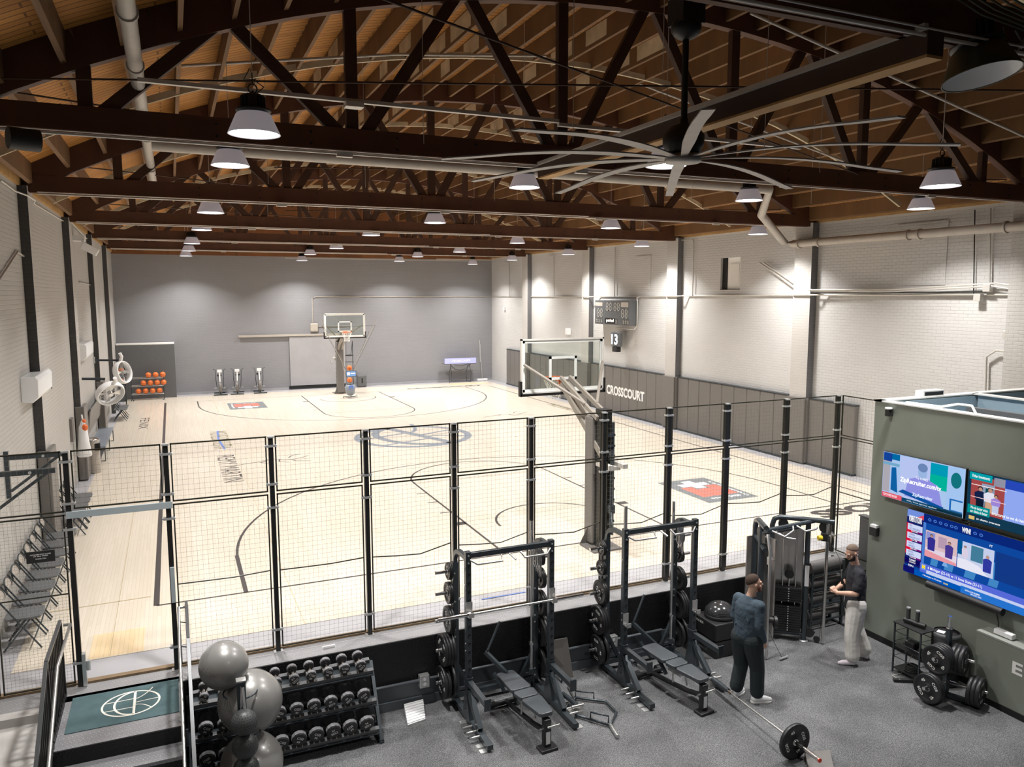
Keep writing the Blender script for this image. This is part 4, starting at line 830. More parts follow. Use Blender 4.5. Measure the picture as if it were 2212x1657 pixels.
camt(8.66,2.86,1,'small black security camera under the top edge of the green wall');camt(8.83,.86,0,'black and white wall speaker on the green wall at head height')
def TV(lb,y0,y1,z0,z1,X0=10.30):
    r=thing('wall_television',lb,'television',(X0,y0,z0));g=G();g.bx(0,.05,y1-y0,0,0,z1-z0);g.build('casing',X['blackp'],r,bevel=.004);return r
EM={}
def em(c,es=1.0):
    k=(tuple(c),es)
    if k not in EM: EM[k]=emis('screen_colour_%d'%len(EM),srgb(*c),es)
    return EM[k]
class Scr:
    """flat picture elements on a screen; u runs left to right as seen (toward -y), v up, both 0..1"""
    def __init__(s,r,w,h): s.r=r;s.w=w;s.h=h;s.g={};s.k=0
    def P(s,u,v,k): return (-.0015-.0003*k,-u*s.w,v*s.h)
    def poly(s,pts,c,es=.9):
        s.k+=1;gg=s.g.setdefault((tuple(c),es),G());gg.add([s.P(u,v,s.k) for u,v in pts],[tuple(range(len(pts)))])
    def rect(s,u0,v0,u1,v1,c,es=.9): s.poly([(u0,v0),(u1,v0),(u1,v1),(u0,v1)],c,es)
    def oval(s,u,v,a,b,c,es=.9): s.poly([(u+a*math.cos(t*PI/8),v+b*math.sin(t*PI/8)) for t in range(16)],c,es)
    def text(s,t,u,v,w_,h_,c=(255,255,255),off=.01):
        s.k+=1;p=s.P(u,v,s.k);txt(t,p,(0,-1,0),(0,0,1),w_*s.w,h_*s.h,em(c,1.1),s.r,'screen_lettering',off,0)
    def person(s,u,v,h,body,legs=None,skin=(196,150,130),hair=(40,30,35)):
        w_=h*.32*s.h/s.w*1.05
        if legs: s.poly([(u-w_*.5,v),(u+w_*.5,v),(u+w_*.55,v+h*.5),(u-w_*.55,v+h*.5)],legs)
        b=v+(h*.42 if legs else 0)
        s.poly([(u-w_*.7,b),(u+w_*.7,b),(u+w_*.8,v+h*.72),(u+w_*.3,v+h*.82),(u-w_*.3,v+h*.82),(u-w_*.8,v+h*.72)],body)
        s.oval(u,v+h*.93,w_*.34,h*.1,hair);s.oval(u,v+h*.90,w_*.27,h*.085,skin)
    def done(s):
        for (c,es),gg in s.g.items(): gg.build('screen_picture',em(c,es),s.r)
# screen 1
t1=TV('upper wall television showing a man at a desk and ZipRecruiter.com/tv',8.70,7.29,1.48,2.22);s=Scr(t1,1.41,.74)
s.rect(.005,.01,.995,.99,(176,206,246));s.rect(.01,.80,.12,.98,(20,70,160));s.rect(.12,.85,.22,.98,(0,110,170));s.rect(.01,.14,.10,.80,(180,175,185));s.rect(.01,.72,.22,.78,(120,175,210))
s.rect(.23,.10,.60,.97,(190,205,250));s.rect(.60,.52,.80,.97,(0,160,190));s.rect(.60,.45,.80,.74,(0,185,160));s.rect(.80,.15,.99,.97,(170,205,250));s.oval(.90,.72,.06,.16,(20,120,130));s.poly([(.12,.20),(.21,.16),(.18,.70),(.12,.68)],(15,100,170));s.rect(.84,.10,.985,.34,(30,110,190));s.rect(.86,.12,.985,.31,(175,210,250))
s.poly([(.30,.15),(.76,.12),(.70,.52),(.58,.60),(.45,.60),(.34,.52)],(150,150,235));s.oval(.51,.72,.055,.15,(160,190,235));s.oval(.51,.82,.06,.09,(110,140,190));s.poly([(.22,.20),(.75,.06),(.78,.12),(.28,.27)],(15,85,165))
s.rect(.01,.015,.27,.12,(235,95,115));s.rect(.27,.015,.99,.10,(20,75,110));s.rect(.65,.015,.99,.07,(15,50,70))
s.text('Try It FREE',.43,.55,.15,.06);s.text('ZipRecruiter.com/tv',.24,.40,.50,.13,off=.03);s.text('ZipRecruiter',.40,.17,.25,.09,(225,240,255),.02);s.text('TOP OF FIRST ROUND',.03,.045,.18,.05);s.text('NFL: free agency update',.34,.04,.36,.035,(210,225,235));s.done()
t2=TV('upper wall television showing three people standing on a porch',7.26,5.83,1.48,2.21);s=Scr(t2,1.43,.73)
s.rect(.005,.01,.995,.99,(20,60,85));s.rect(.04,.20,.38,.92,(170,75,75));s.rect(.02,.84,.25,.98,(0,165,175));s.rect(.15,.36,.28,.80,(150,165,190));s.rect(.19,.36,.23,.72,(20,80,90));s.rect(.38,.2,.99,.97,(150,175,250));s.rect(.38,.80,.99,.97,(40,75,190));s.rect(.27,.80,.38,.96,(150,150,170))
s.person(.14,.28,.44,(20,35,75),(20,30,50),hair=(20,15,25));s.person(.24,.26,.48,(235,235,250),(215,170,140),hair=(60,50,50));s.person(.30,.27,.36,(165,140,225),(200,210,240));s.rect(.045,.74,.40,.755,(255,235,235));s.rect(.045,.50,.40,.512,(255,215,215))
s.rect(.02,.17,.25,.34,(0,150,150));s.text('Fisher Investments',.05,.885,.18,.06);s.text('We do better when',.05,.26,.18,.055);s.text('our clients do better',.05,.19,.18,.055);s.text('structured so we do better',.27,.245,.35,.06);s.rect(.04,.05,.10,.12,(235,200,120));s.text('as clients overseas',.12,.07,.24,.04);s.done()
t3=TV('large lower wall television showing a sports studio and tournament panel',8.20,5.95,.40,1.41,10.29);s=Scr(t3,2.25,1.01)
s.rect(.003,.006,.997,.994,(15,75,165));s.rect(.003,.13,.13,.994,(20,35,110));s.poly([(.003,.88),(.13,.90),(.13,.994),(.003,.994)],(120,150,230));s.poly([(.08,.90),(.13,.88),(.13,.96)],(235,80,100));s.rect(.003,.30,.05,.78,(225,20,60))
s.rect(.13,.86,.997,.994,(10,40,125));s.rect(.13,.13,.15,.86,(80,135,220));s.text("WOMEN'S 1ST ROUND",.018,.81,.10,.10,off=.03)
for i,(a,b) in enumerate((('USC','UNC GREENSBORO'),('CALIFORNIA','MISSISSIPPI STATE'),('KANSAS STATE','FAIRFIELD'),('KENTUCKY','LIBERTY'))):
    z=.70-.135*i;s.rect(.012,z-.02,.126,z+.075,(215,225,255));s.rect(.05,z-.045,.126,z-.022,(130,10,120));s.text(a,.026,z+.035,.045 if i else .02,.028,(70,90,160));s.text(b,.026,z-.008,.085 if i<2 else .05,.028,(70,90,160));s.text('TODAY 8PM',.04,z-.043,.05,.018)
s.rect(.003,.16,.13,.24,(15,10,95));s.text('TOURNAMENT',.04,.205,.05,.03);s.text('CHALLENGE',.04,.175,.05,.022);s.text('ESPN',.035,.11,.04,.035)
for i,(u,w_) in enumerate(((.2,.05),(.30,.06),(.44,.07),(.60,.06))): s.poly([(u,.25),(u+w_,.25),(u+w_*1.5,.60),(u+w_*.5,.60)],(70,140,205))
s.poly([(.285,.30),(.33,.30),(.305,.40)],(130,180,235));s.rect(.155,.36,.385,.76,(225,195,200));s.rect(.155,.36,.385,.50,(235,220,235));s.rect(.16,.62,.225,.74,(150,155,215));s.rect(.25,.55,.31,.72,(190,160,185))
s.person(.20,.47,.24,(55,50,150),hair=(40,30,60));s.person(.33,.44,.24,(75,60,150),hair=(25,20,50));s.poly([(.155,.36),(.385,.36),(.385,.40),(.155,.46)],(240,160,170))
s.rect(.392,.36,.63,.76,(205,215,245));s.rect(.392,.56,.42,.76,(0,90,150));s.rect(.48,.52,.56,.74,(70,130,160));s.person(.44,.52,.18,(225,215,235),hair=(50,40,60));s.person(.59,.42,.24,(50,60,165),hair=(190,170,170));s.poly([(.392,.36),(.60,.36),(.54,.47),(.45,.51),(.392,.50)],(240,240,255))
s.rect(.64,.36,.99,.76,(20,60,140));s.text('WIN!',.41,.885,.06,.08,off=.03)
for u in (.18,.22,.26,.30,.34,.37,.50,.54): s.oval(u,.925,.012,.022,(90,140,225));s.oval(u,.925,.008,.014,(20,60,150))
s.rect(.13,.05,.997,.24,(90,110,225));s.rect(.18,.10,.997,.155,(205,215,250));s.rect(.003,.02,.997,.10,(0,90,190));s.rect(.003,.02,.09,.12,(15,20,110));s.rect(.14,.14,.175,.23,(120,160,225));s.text('M',.147,.16,.022,.055,(255,215,0),.05)
s.text('6 Michigan (22-10) vs 11 Iowa State (23-11)',.19,.165,.38,.055);s.text('9 Washington vs 8 Columbia',.155,.045,.14,.03);s.text('FRI 8PM',.31,.04,.03,.025,(255,225,60));s.rect(.43,.012,.997,.115,(40,120,215));s.text('NATIONAL COLLEGE WEEK: MEMBERS',.46,.06,.10,.022);s.text('BRACKETS OPEN',.50,.03,.07,.02);s.text('FT',.60,.80,.02,.03);s.done()
r=thing('soundbar','long black cylindrical soundbar below the large television','soundbar',(10.30,7.17,.36));g=G();g.tube([(-.05,.58,0),(-.05,-.58,0)],.055,16);g.build('body',X['blackp'],r);g=G();g.tube([(.0,-.45,-.04),(.03,-.48,-.2),(.0,-.5,-.35)],.008,6);g.build('cord',X['cabl'],r)
rod('television_cable',[(10.37,7.35,1.44),(10.33,7.3,1.43),(10.3,7.2,1.45)],.012,X['cabl'],'short cable between the upper and lower televisions','cable',6)
r=thing('low_cabinet','green box bench with pale top along the wall below the television','cabinet',(BX-.255,6.85,F))
g=G();g.bx(0,.25,-4.5,0,0,.96);g.build('body',X['olivew'],r);g=G();g.bx(-.005,.25,-4.5,.005,.96,.985);g.build('top',X['olivetop'],r);g=G();g.bx(-.012,0,-4.5,0,0,.09);g.build('plinth',X['dark'],r)
txt('E',(-.004,-.52,.60),(0,-1,0),(0,0,1),.14,.17,X['white'],r,'wall_lettering',.03)
g=G();g.box((10.26,6.55,F+1.03),(.09,.26,.07));tag(g.build('power_adapter',X['whitep'],bevel=.01),'white power adapter box on the pale cabinet top','power adapter')
g=G();g.bx(11.05,11.15,9.05,9.75,.0,.78);g.bx(11.03,11.17,9.03,9.77,.78,.80);tag(g.build('dark_pad_panel',X['padd']),'dark upright panel behind the return fence beside the green room','panel')
# ---------------------------------------------------------------- weight plates
def make_plate(r_,w_,kind,axis='x'):
    r=thing('weight_plate','x','weight plate')
    g=G();h=w_/2
    if kind=='bumper': g.lathe([(.026,-h*.9),(.07,-h*.9),(.075,-h*.6),(r_*.80,-h*.6),(r_*.84,-h),(r_-.006,-h),(r_,-h+.006),(r_,h-.006),(r_-.006,h),(r_*.84,h),(r_*.80,h*.6),(.075,h*.6),(.07,h*.9),(.026,h*.9)],32,axis='x');g.build('disc',X['rub'],r)
    else:
        g.lathe([(.026,-h),(.05,-h),(.055,-h*.5),(r_*.72,-h*.5),(r_*.76,-h),(r_,-h),(r_,h),(r_*.76,h),(r_*.72,h*.5),(.055,h*.5),(.05,h),(.026,h)],28,axis='x')
        g.build('disc',X['iron'],r)
        g=G()
        for k in range(3): a=k*2*PI/3+.5;q=r_*.5;g.tube([(s_*h*.55,q*math.cos(a)+r_*.13*math.cos(b),q*math.sin(a)+r_*.13*math.sin(b)) for s_ in (-1,) for b in [i*PI/6 for i in range(12)]],.005,4,closed=True)
        g.build('grip_hole',X['chrome'],r)
    g=G();g.lathe([(.026,-h*1.02),(.036,-h*1.02),(.036,h*1.02),(.026,h*1.02)],20,axis='x');g.build('hub_ring',X['satin'],r)
    if kind=='bumper':
        for a,t in ((PI/2,'CGS'),(-PI/2,'CGS'),(0,'45'),(PI,'45')):
            q=r_*.60;cyy,cz=q*math.cos(a),q*math.sin(a);ux=V((0,-math.cos(a-PI/2),-math.sin(a-PI/2)));uy=V((0,math.cos(a),math.sin(a)))
            W_=.12 if t=='CGS' else .06
            txt(t,V((-h*.6-.001,cyy,cz))-ux*W_/2*1-uy*.02,ux,uy,W_,.04,X['white'],r,'plate_lettering',.02,.0)
    return r
P_={}
def plate(kind,r_,w_,loc,rot,label,group):
    k=(kind,r_,w_)
    if k not in P_: P_[k]=make_plate(r_,w_,kind);o=P_[k];o.location=loc;o.rotation_euler=rot;o['label']=label;o['group']=group;return o
    return dup(P_[k],loc,rot,label,group)
def bar(name,lb,p,q,ls=.42,cat='barbell',tip=None):
    p=V(p);q=V(q);d=(q-p).normalized();r=thing(name,lb,cat,p);q=q-p;z=V((0,0,0))
    g=G();g.tube([z+d*ls,q-d*ls],.0145,12);g.build('shaft',X['satin'],r)
    for a,b in ((z,d*ls),(q,q-d*ls)):
        g=G();g.tube([a,b],.025,16);e=(b-a).normalized();g.tube([b-e*.015,b+e*.015],.04,16);g.build('sleeve',X['chrome'],r)
    if tip: g=G();g.tube([q-d*.001,q+d*.012],.026,16);g.build('end_cap',X['red'],r)
    return r
# ---------------------------------------------------------------- squat racks
def make_rack(lb,cx,jz):
    r=thing('squat_rack',lb,'squat rack',(cx,9.12,F));hw=.605
    for s in (-1,1):
        x=s*hw
        g=G();g.bx(x-.0375,x+.0375,-.0375,.0375,0,2.35);g.build('front_upright',X['rack'],r,bevel=.004)
        g=G()
        for i in range(14): z=.62+.118*i;g.bx(x-.012,x+.020,-.0385,-.0375,z,z+.03);g.bx(x-.012,x-.004,-.0386,-.0375,z-.03,z+.03)
        g.build('hook_slot',X['dark'],r)
        g=G();g.bx(x-.0375,x+.0375,.4625,.5375,0,2.05);g.build('rear_upright',X['rack'],r,bevel=.004)
        g=G();g.tube([(x,.5,2.05)]+arc((x,.30,2.05),.20,0,PI/2,6,'yz')+[(x,.0,2.25)],.04,4,smooth=False);g.build('top_link',X['rack'],r)
        g=G();g.bx(x-.04,x+.04,-.76,.60,.03,.10);g.build('foot',X['rack'],r,bevel=.004)
        g=G();g.beam((x,-.03,.46),(x,-.42,.12),.07,.07);g.build('foot_brace',X['rack'],r)
        g=G();g.prism([(-.14,.10),(.12,.10),(.0375,.42),(-.0375,.42)],x-s*0-.044,x+.044,'yz');g.build('gusset',X['rack'],r)
        g=G()
        for i in range(3): y=-.22-i*.13;g.cyl((x+s*.04,y,.07),(x+s*.17,y,.07),.018,12)
        g.build('band_peg',X['satin'],r)
        g=G();
        for y in (-.70,-.58,.02): g.bx(x+s*.03,x+s*.12,y-.04,y+.04,.0,.008)
        g.build('floor_tab',X['clamp'],r)
        g=G();g.bx(x-.035,x+.035,-.66,-.04,.54,.61);g.bx(x-.045,x+.045,-.68,-.66,.50,.66);g.bx(x-.045,x+.045,-.06,.045,.50,.64);g.build('safety_arm',X['rack'],r,bevel=.004)
        g=G();g.tube([(x,-.12,.54),(x,-.14,.46),(x,-.34,.46),(x,-.36,.54)],.012,8);g.build('arm_handle',X['rack'],r)
        g=G();g.bx(x-.045,x+.045,-.05,-.038,jz-.02,jz+.14);g.bx(x-.03,x+.03,-.13,-.04,jz-.04,jz-.025);g.bx(x-.035,x+.035,-.14,-.125,jz-.04,jz+.02);g.build('bar_hook',X['satin'],r)
        for z in (.37,.83,1.25,1.63,1.93):
            g=G();g.cyl((x+s*.03,.5,z),(x+s*.29,.5,z),.024,14);g.build('plate_horn',X['chrome'],r)
        g=G()
        for z in (.2,.3,1.0,1.1,1.5,1.9): g.cyl((x+s*.0375,-.0,z),(x+s*.044,0,z),.012,8);g.cyl((x-.02,.461,z),(x-.02,.455,z),.012,8)
        for z in (2.2,2.3): g.cyl((x,-.0375,z),(x,-.044,z),.013,8)
        g.build('bolt',X['clamp'],r)
        g=G();g.beam((x-s*.03,.5,.55),(x-s*.22,.5,.18),.05,.05);g.build('rear_brace',X['rack'],r)
    g=G();g.bx(-hw,hw,-.03,.03,2.26,2.33);g.build('top_crossbar',X['rack'],r,bevel=.003)
    g=G()
    for s in (-1,1): g.tube([(s*.58,-.03,2.24),(s*.50,-.09,2.19),(s*.16,-.12,2.2),(s*.14,-.03,2.25)],.014,8)
    g.tube([(-.03,0,2.26),(.02,-.14,2.2)],.014,8);g.build('pull_up_grip',X['satin'],r)
    g=G();g.bx(-hw,hw,.47,.53,.10,.17);g.build('rear_crossbar',X['rack'],r)
    g=G();g.beam((-.20,.42,.72),(.08,.10,.40),.05,.05);g.tube([(-.17,.40,.74),(.04,.46,1.10)],.018,10);g.beam((-.12,.3,.45),(-.02,.15,.22),.05,.02);g.build('dip_attachment',X['rack'],r)
    g=G();g.tube([(.50,.40,.26),(.50,.40,.34)],.035,12);g.bx(.50,.57,.38,.42,.27,.31);g.build('bar_holder',X['rack'],r)
    g=G()   # resistance loops hung at the right top corner
    for i in range(5): g.tube([(.50+.02*i,.28,2.15),(.46+.03*i,.25,1.98),(.50+.02*i,.24,1.84-.03*i),(.54+.01*i,.26,1.98),(.52+.02*i,.28,2.15)],.008,5)
    g.build('hanging_chain',X['chrome'],r)
    return r
RX=((3.98,'left','squat rack on the left, with a barbell racked across its front',1.54),(6.375,'right','squat rack on the right, empty hooks, behind the hex bar',.97))
for cx,nm,lb,jz in RX: make_rack(lb,cx,jz)
tg=['lowest','second lowest','middle','second highest','highest']
for cx,nm,_,_ in RX:
    for s,sd in ((-1,'left'),(1,'right')):
        for zi,(z,kind,r_,w_,n) in enumerate(((.37,'bumper',.222,.045,3 if nm=='left' else 2),(.83,'bumper',.222,.036,4 if s<0 and nm=='left' else 3),(1.25,'iron',.19,.030,2),(1.63,'iron',.15 if nm=='left' else .115,.026,2),(1.93,'iron',.115,.022,2))):
            for k in range(n):
                xx=cx+s*(.605+.075+k*(w_+.003)+(.03 if k>0 and zi==0 else 0));grp='plates on the %s peg of the %s rack, %s side'%(tg[zi],nm,sd)
                plate(kind,r_,w_,(xx,9.62,F+z-.006),(random.uniform(0,6),0,0 if s<0 else PI),'black weight plate on the %s peg, %s side of the %s rack'%(tg[zi],sd,nm),grp)
bar('barbell','chrome barbell racked horizontally across the left squat rack',(2.93,9.02,.575),(5.03,9.02,.575))
bar('barbell','barbell standing upright at the right rear of the left squat rack',(4.48,9.52,-.66),(4.48,9.52,1.56));bar('barbell','barbell standing upright at the right rear of the right squat rack',(6.875,9.52,-.66),(6.875,9.52,1.56))
g=G();g.cyl((5.77,9.12,1.39),(5.77,9.12,1.72),.026,14);tag(g.build('storage_peg',X['satin']),'chrome peg standing on the left front upright of the right rack','peg')
# ---------------------------------------------------------------- benches
def make_bench():
    r=thing('weight_bench','x','weight bench')
    def pad(y0,y1,w0,w1,z,n,t=.055):
        g=G();T=.03;g.prism([(-w0/2,y0+T),(-w0/2+T,y0),(w0/2-T,y0),(w0/2,y0+T),(w1/2,y1-T),(w1/2-T,y1),(-w1/2+T,y1),(-w1/2,y1-T)],z,z+t);g.build(n,X['vinyl'],r,bevel=.012)
    pad(.10,.62,.30,.27,.43,'back_pad');pad(-.12,.08,.27,.30,.43,'middle_pad');pad(-.58,-.14,.20,.29,.43,'seat_pad')
    g=G();g.beam((0,-.5,.40),(0,.5,.40),.06,.05);g.beam((0,.42,.40),(-.0,.2,.20),.04,.04);g.build('pad_rail',X['rack'],r)
    g=G();g.tube([(0,.55,.08),(0,.3,.10),(0,-.25,.16),(0,-.50,.22),(0,-.56,.22)],.035,8);g.build('spine',X['blackp'],r)
    g=G();g.bx(-.05,.05,-.60,-.52,.02,.40);g.bx(-.12,.12,-.66,-.50,.0,.04);g.build('front_leg',X['blackp'],r,bevel=.01)
    g=G();g.bx(-.03,.03,-.605,-.60,.08,.24);g.build('label_plate',X['whitep'],r)
    g=G();g.tube([(-.10,-.60,.30),(-.12,-.57,.27),(-.05,-.56,.27)],.012,8);g.tube([(-.02,-.62,.31),(.15,-.62,.31)],.014,10);g.build('carry_handle',X['satin'],r)
    g=G();g.tube([(-.25,.58,.06),(.25,.58,.06)],.035,10);g.build('rear_foot',X['blackp'],r)
    for s in (-1,1): g=G();g.cyl((s*.16,.62,.055),(s*.24,.62,.055),.055,16);g.build('wheel',X['rub'],r)
    g=G();g.tube([(.06,-.1,.40),(.07,-.16,.18)],.012,8);g.tube([(-.05,.0,.38),(-.07,-.02,.2)],.012,8);g.bx(-.06,.06,-.15,.1,.33,.40);g.build('adjuster',X['satin'],r)
    return r
be=make_bench();be.location=(4.02,8.72,F);be['label']='black adjustable bench inside the left squat rack';be['group']='adjustable benches in the racks';be.rotation_euler=(0,0,.06)
dup(be,(6.33,8.62,F),(0,0,.10),'black adjustable bench inside the right squat rack')
# ---------------------------------------------------------------- dumbbells and rack
r=thing('dumbbell_rack','three-tier black dumbbell rack against the dark step wall','dumbbell rack',(1.08,9.35,F))
tiers=[(-.06,.21),(.06,.53),(.20,.87)]
for y,z in tiers:
    g=G();g.T=Matrix.Translation((0,y,z))@Matrix.Rotation(.20,4,'X');
    g.bx(-1.09,1.09,-.17,-.11,-.03,.02);g.bx(-1.09,1.09,.05,.11,-.03,.02);g.build('shelf_rail',X['padd'],r,bevel=.003)
    g=G();g.T=Matrix.Translation((0,y,z))@Matrix.Rotation(.20,4,'X');g.bx(-1.09,1.09,-.19,.15,-.045,-.03);g.build('shelf_tray',X['rack'],r)
    for k in range(10):
        g=G();g.T=Matrix.Translation((-.94+.2078*k,y,z))@Matrix.Rotation(.20,4,'X')
        for s in (-1,1): g.bx(s*.035-.006,s*.035+.006,-.17,.11,.0,.035)
        g.build('saddle',X['pipe'],r)
for s in (-1,1):
    g=G();g.beam((s*1.11,-.22,.0),(s*1.11,.30,.86),.04,.08);g.bx(s*1.11-.03,s*1.11+.03,-.25,.36,0,.05);g.build('end_frame',X['rack'],r)
def make_db(rr,num):
    r=thing('dumbbell','x','dumbbell');L_=.045+rr*.35
    for s in (-1,1):
        g=G();o=s*(.065+L_/2);g.lathe([(0,-L_/2),(rr*.86,-L_/2),(rr,-L_/2+.012),(rr,L_/2-.012),(rr*.86,L_/2),(0,L_/2)],12,o=(0,o,0),axis='y',smooth=False);
        hd=g.build('head',X['uret'],r)
        g=G();g.lathe([(rr+.0008,-L_/2+.013),(rr+.0008,L_/2-.013)],12,o=(0,o,0),axis='y',smooth=False);g.build('band',X['uretr'],hd)  # lighter grey side band paints the light falling on the head
    g=G();g.tube([(0,-.07,0),(0,-.03,0),(0,0,0),(0,.03,0),(0,.07,0)],.014,10,rs=[.013,.015,.017,.015,.013]);g.build('handle',X['chrome'],r)
    yf=-(.066+L_)
    txt('CGS',(-.042,yf,.004),(1,0,0),(0,0,1),.084,.032,X['white'],r,'head_lettering',.03,.0008);txt(num,(-.02,yf,-.040),(1,0,0),(0,0,1),.04,.026,X['white'],r,'head_lettering',.03,.0008)
    return r
wts=[['55','55','60','60','65','65','70','70','75','75'],['30','30','35','35','40','40','45','45','50','50'],['5','5','8','10','12','15','20','20','25','25']]
tn=['bottom','middle','top']
for t,(y,z) in enumerate(tiers):
    cache={}
    for k in range(10):
        rr=(.092,.083,.054+.0018*k)[t];nm=wts[t][k]
        T=Matrix.Translation((1.08-.94+.2078*k,9.35+y-.03,F+z))@Matrix.Rotation(.20,4,'X')
        loc=T@V((0,0,rr+.0+.026));rot=(T.to_3x3()@Matrix.Rotation(random.choice((.5,-.6,.9,2.4,2.8,-2.6,.2)),3,'Y')).to_euler()
        lb='black urethane dumbbell on the %s tier, %s from the right end'%(tn[t],['first','second','third','fourth','fifth','sixth','seventh','eighth','ninth','tenth'][9-k])
        if nm not in cache: o=make_db(rr,nm);cache[nm]=o;o.location=loc;o.rotation_euler=rot;o['label']=lb;o['group']='dumbbells on the %s tier'%tn[t]
        else: dup(cache[nm],loc,rot,lb)
# ---------------------------------------------------------------- exercise balls and ball stand
def eball(lb,c,r_):
    r=thing('exercise_ball',lb,'exercise ball',c,0,'silver exercise balls');g=G();g.sph((0,0,0),r_,48,(1,1,.97));g.build('shell',X['greyball'],r)
    g=G()
    for k in range(-5,6):
        z=k*r_*.07;q=math.sqrt(max(.01,r_*r_-z*z));g.T=Matrix.Rotation(.9,4,'X')@Matrix.Rotation(.5,4,'Y')@Matrix.Diagonal((1,1,.97,1));g.tube(arc((0,0,z),q+.0005,0,2*PI,48),.0016,4)
    g.build('ridge',X['greyball'],r);g=G();g.cyl((r_*.97,0,0),(r_*1.0,0,0),.012,10);g.build('valve',X['blackp'],r);return r
eball('top silver-grey exercise ball beside the stair railing',(.35,8.80,.60),.265);eball('large middle silver exercise ball in front of the dumbbells',(.615,8.83,.10),.355);eball('lowest silver exercise ball cut off by the bottom of the photo',(.60,8.75,-.60),.345)
r=thing('ball_stand','black upright stand for the exercise and medicine balls','ball stand',(.50,8.43,F))
g=G();g.bx(-.045,.045,-.03,.05,.0,1.52);g.build('post',X['rack'],r);g=G();g.bx(-.05,.05,-.04,.055,1.52,1.535);g.build('post_cap',X['satin'],r);g=G();g.bx(-.25,.25,-.25,.25,0,.03);g.build('base',X['rack'],r)
g=G();g.tube([(.01,-.06,1.48),(.03,-.08,1.0),(.03,-.10,.3)],.018,10);g.tube([(.0,-.04,1.48),(-.03,-.07,.9)],.010,8);g.build('chrome_tube',X['chrome'],r)
for z,s in ((1.32,.18),(.85,.2),(.3,.2)): g=G();g.tube([(0,.04,z)]+[(a[0],a[1]+.2,z-.02) for a in arc((0,0,0),s,-PI/2,PI*1.2,16)],.010,6);g.build('ball_ring',X['rack'],r)
for i,(z,rr_,lb) in enumerate(((.17,.136,'textured dark medicine ball, topmost of the stack on the stand'),(-.10,.134,'dark medicine ball in the middle of the stack on the stand'),(-.36,.136,'dark medicine ball at the bottom of the stack near the photo edge'))):
    r=thing('medicine_ball',lb,'medicine ball',(.505,8.27,z),0,'medicine balls on the stand');g=G();g.sph((0,0,0),rr_,32);g.build('shell',X['rubball'],r)
    g=G()
    for th in range(3,13):
        n_=int(30*math.sin(PI*th/16))
        for j in range(n_):
            a=2*PI*j/n_;t_=PI*th/16;c=V((math.sin(t_)*math.cos(a),math.sin(t_)*math.sin(a),math.cos(t_)))*rr_
            if c.y<.05: g.sph(c,.0052,6)
    g.build('grip_dimple',X['rubball'],r)
# ---------------------------------------------------------------- floor pieces
def wedge(lb,pts,h0,h1,m,ribs=False):
    r=thing('wedge_block',lb,'wedge',(0,0,0));g=G();a,b,c,d=pts
    vs=[(*a,F),(*b,F),(*c,F),(*d,F),(*a,F+h0),(*b,F+h0),(*c,F+h1),(*d,F+h1)];g.add(vs,[(3,2,1,0),(4,5,6,7),(0,1,5,4),(1,2,6,5),(2,3,7,6),(3,0,4,7)]);g.build('block',m,r,bevel=.005)
    if ribs:
        g=G()
        for i in range(8):
            t=(i+.5)/8;L0=V((*a,F+h0)).lerp(V((*d,F+h1)),t);L1=V((*b,F+h0)).lerp(V((*c,F+h1)),t);g.beam(L0+V((0,0,.003)),L1+V((0,0,.003)),.02,.008)
        g.build('rib',m,r)
    return r
wedge('white ribbed ramp block on the floor by the dumbbell rack',((2.60,9.35),(2.86,9.40),(2.94,9.76),(2.66,9.74)),.02,.10,X['whitep'],True)
wedge('grey wedge ramp under the landmine bar end at the bottom of the photo',((6.70,6.45),(7.02,6.38),(7.20,6.62),(6.88,6.72)),.02,.07,X['pad'])
r=bar('barbell','long barbell laid from the right rack to a single plate, red end cap','x' and (6.86,8.42,F+.17),(6.70,6.31,F+.24),cat='barbell',tip=True)
plate('bumper',.225,.05,(6.735,6.74,F+.226),(1.2,0,-PI/2+PI+.075*0),'black bumper plate with CGS lettering on the angled floor barbell','plate on the floor barbell')
r=thing('landmine_mount','dark pivot sleeve holding the floor barbell at the right rack foot','mount',(6.87,8.48,F));g=G();g.tube([(0,0,.17),(-.03,-.38,.185)],.034,14);g.build('sleeve',X['rack'],r);g=G();g.cyl((-.06,.02,.17),(.06,.02,.17),.02,10);g.bx(-.05,.05,.0,.05,.04,.16);g.build('pivot',X['satin'],r)
r=thing('landmine_mount','dark pivot sleeve on the floor at the right foot of the left rack','mount',(4.78,8.72,F));g=G();g.tube([(-.05,.30,.15),(.0,.0,.13)],.034,14);g.build('sleeve',X['rack'],r);g=G();g.cyl((-.08,-.02,.12),(.10,-.02,.12),.022,10);g.bx(-.12,.06,-.08,.04,.0,.07);g.build('pivot',X['satin'],r)
r=thing('hex_bar','hexagonal trap bar with raised handles on the rubber floor','hex bar',(5.0,8.67,F))
hx=[(-.06,.37),(.28,.11),(.27,-.19),(.03,-.43),(-.28,-.01),(-.28,.19)]
g=G();g.tube([(x,y,.035) for x,y in hx],.019,8,closed=True);g.build('hexagon_frame',X['rack'],r)
for a,b in (((.02,.73),(-.06,.37)),((.03,-.43),(-.02,-.70))): g=G();g.tube([(*a,.035),(*b,.035)],.025,12);g.build('sleeve',X['satin'],r)
for a,b in (((-.06,.37),(.15,.22)),((-.14,-.2),(.03,-.38))):
    a=V((*a,.035));b=V((*b,.035));g=G();g.tube([a,a+V((0,0,.10)),b+V((0,0,.10)),b],.012,8);g.build('raised_handle',X['rack'],r)
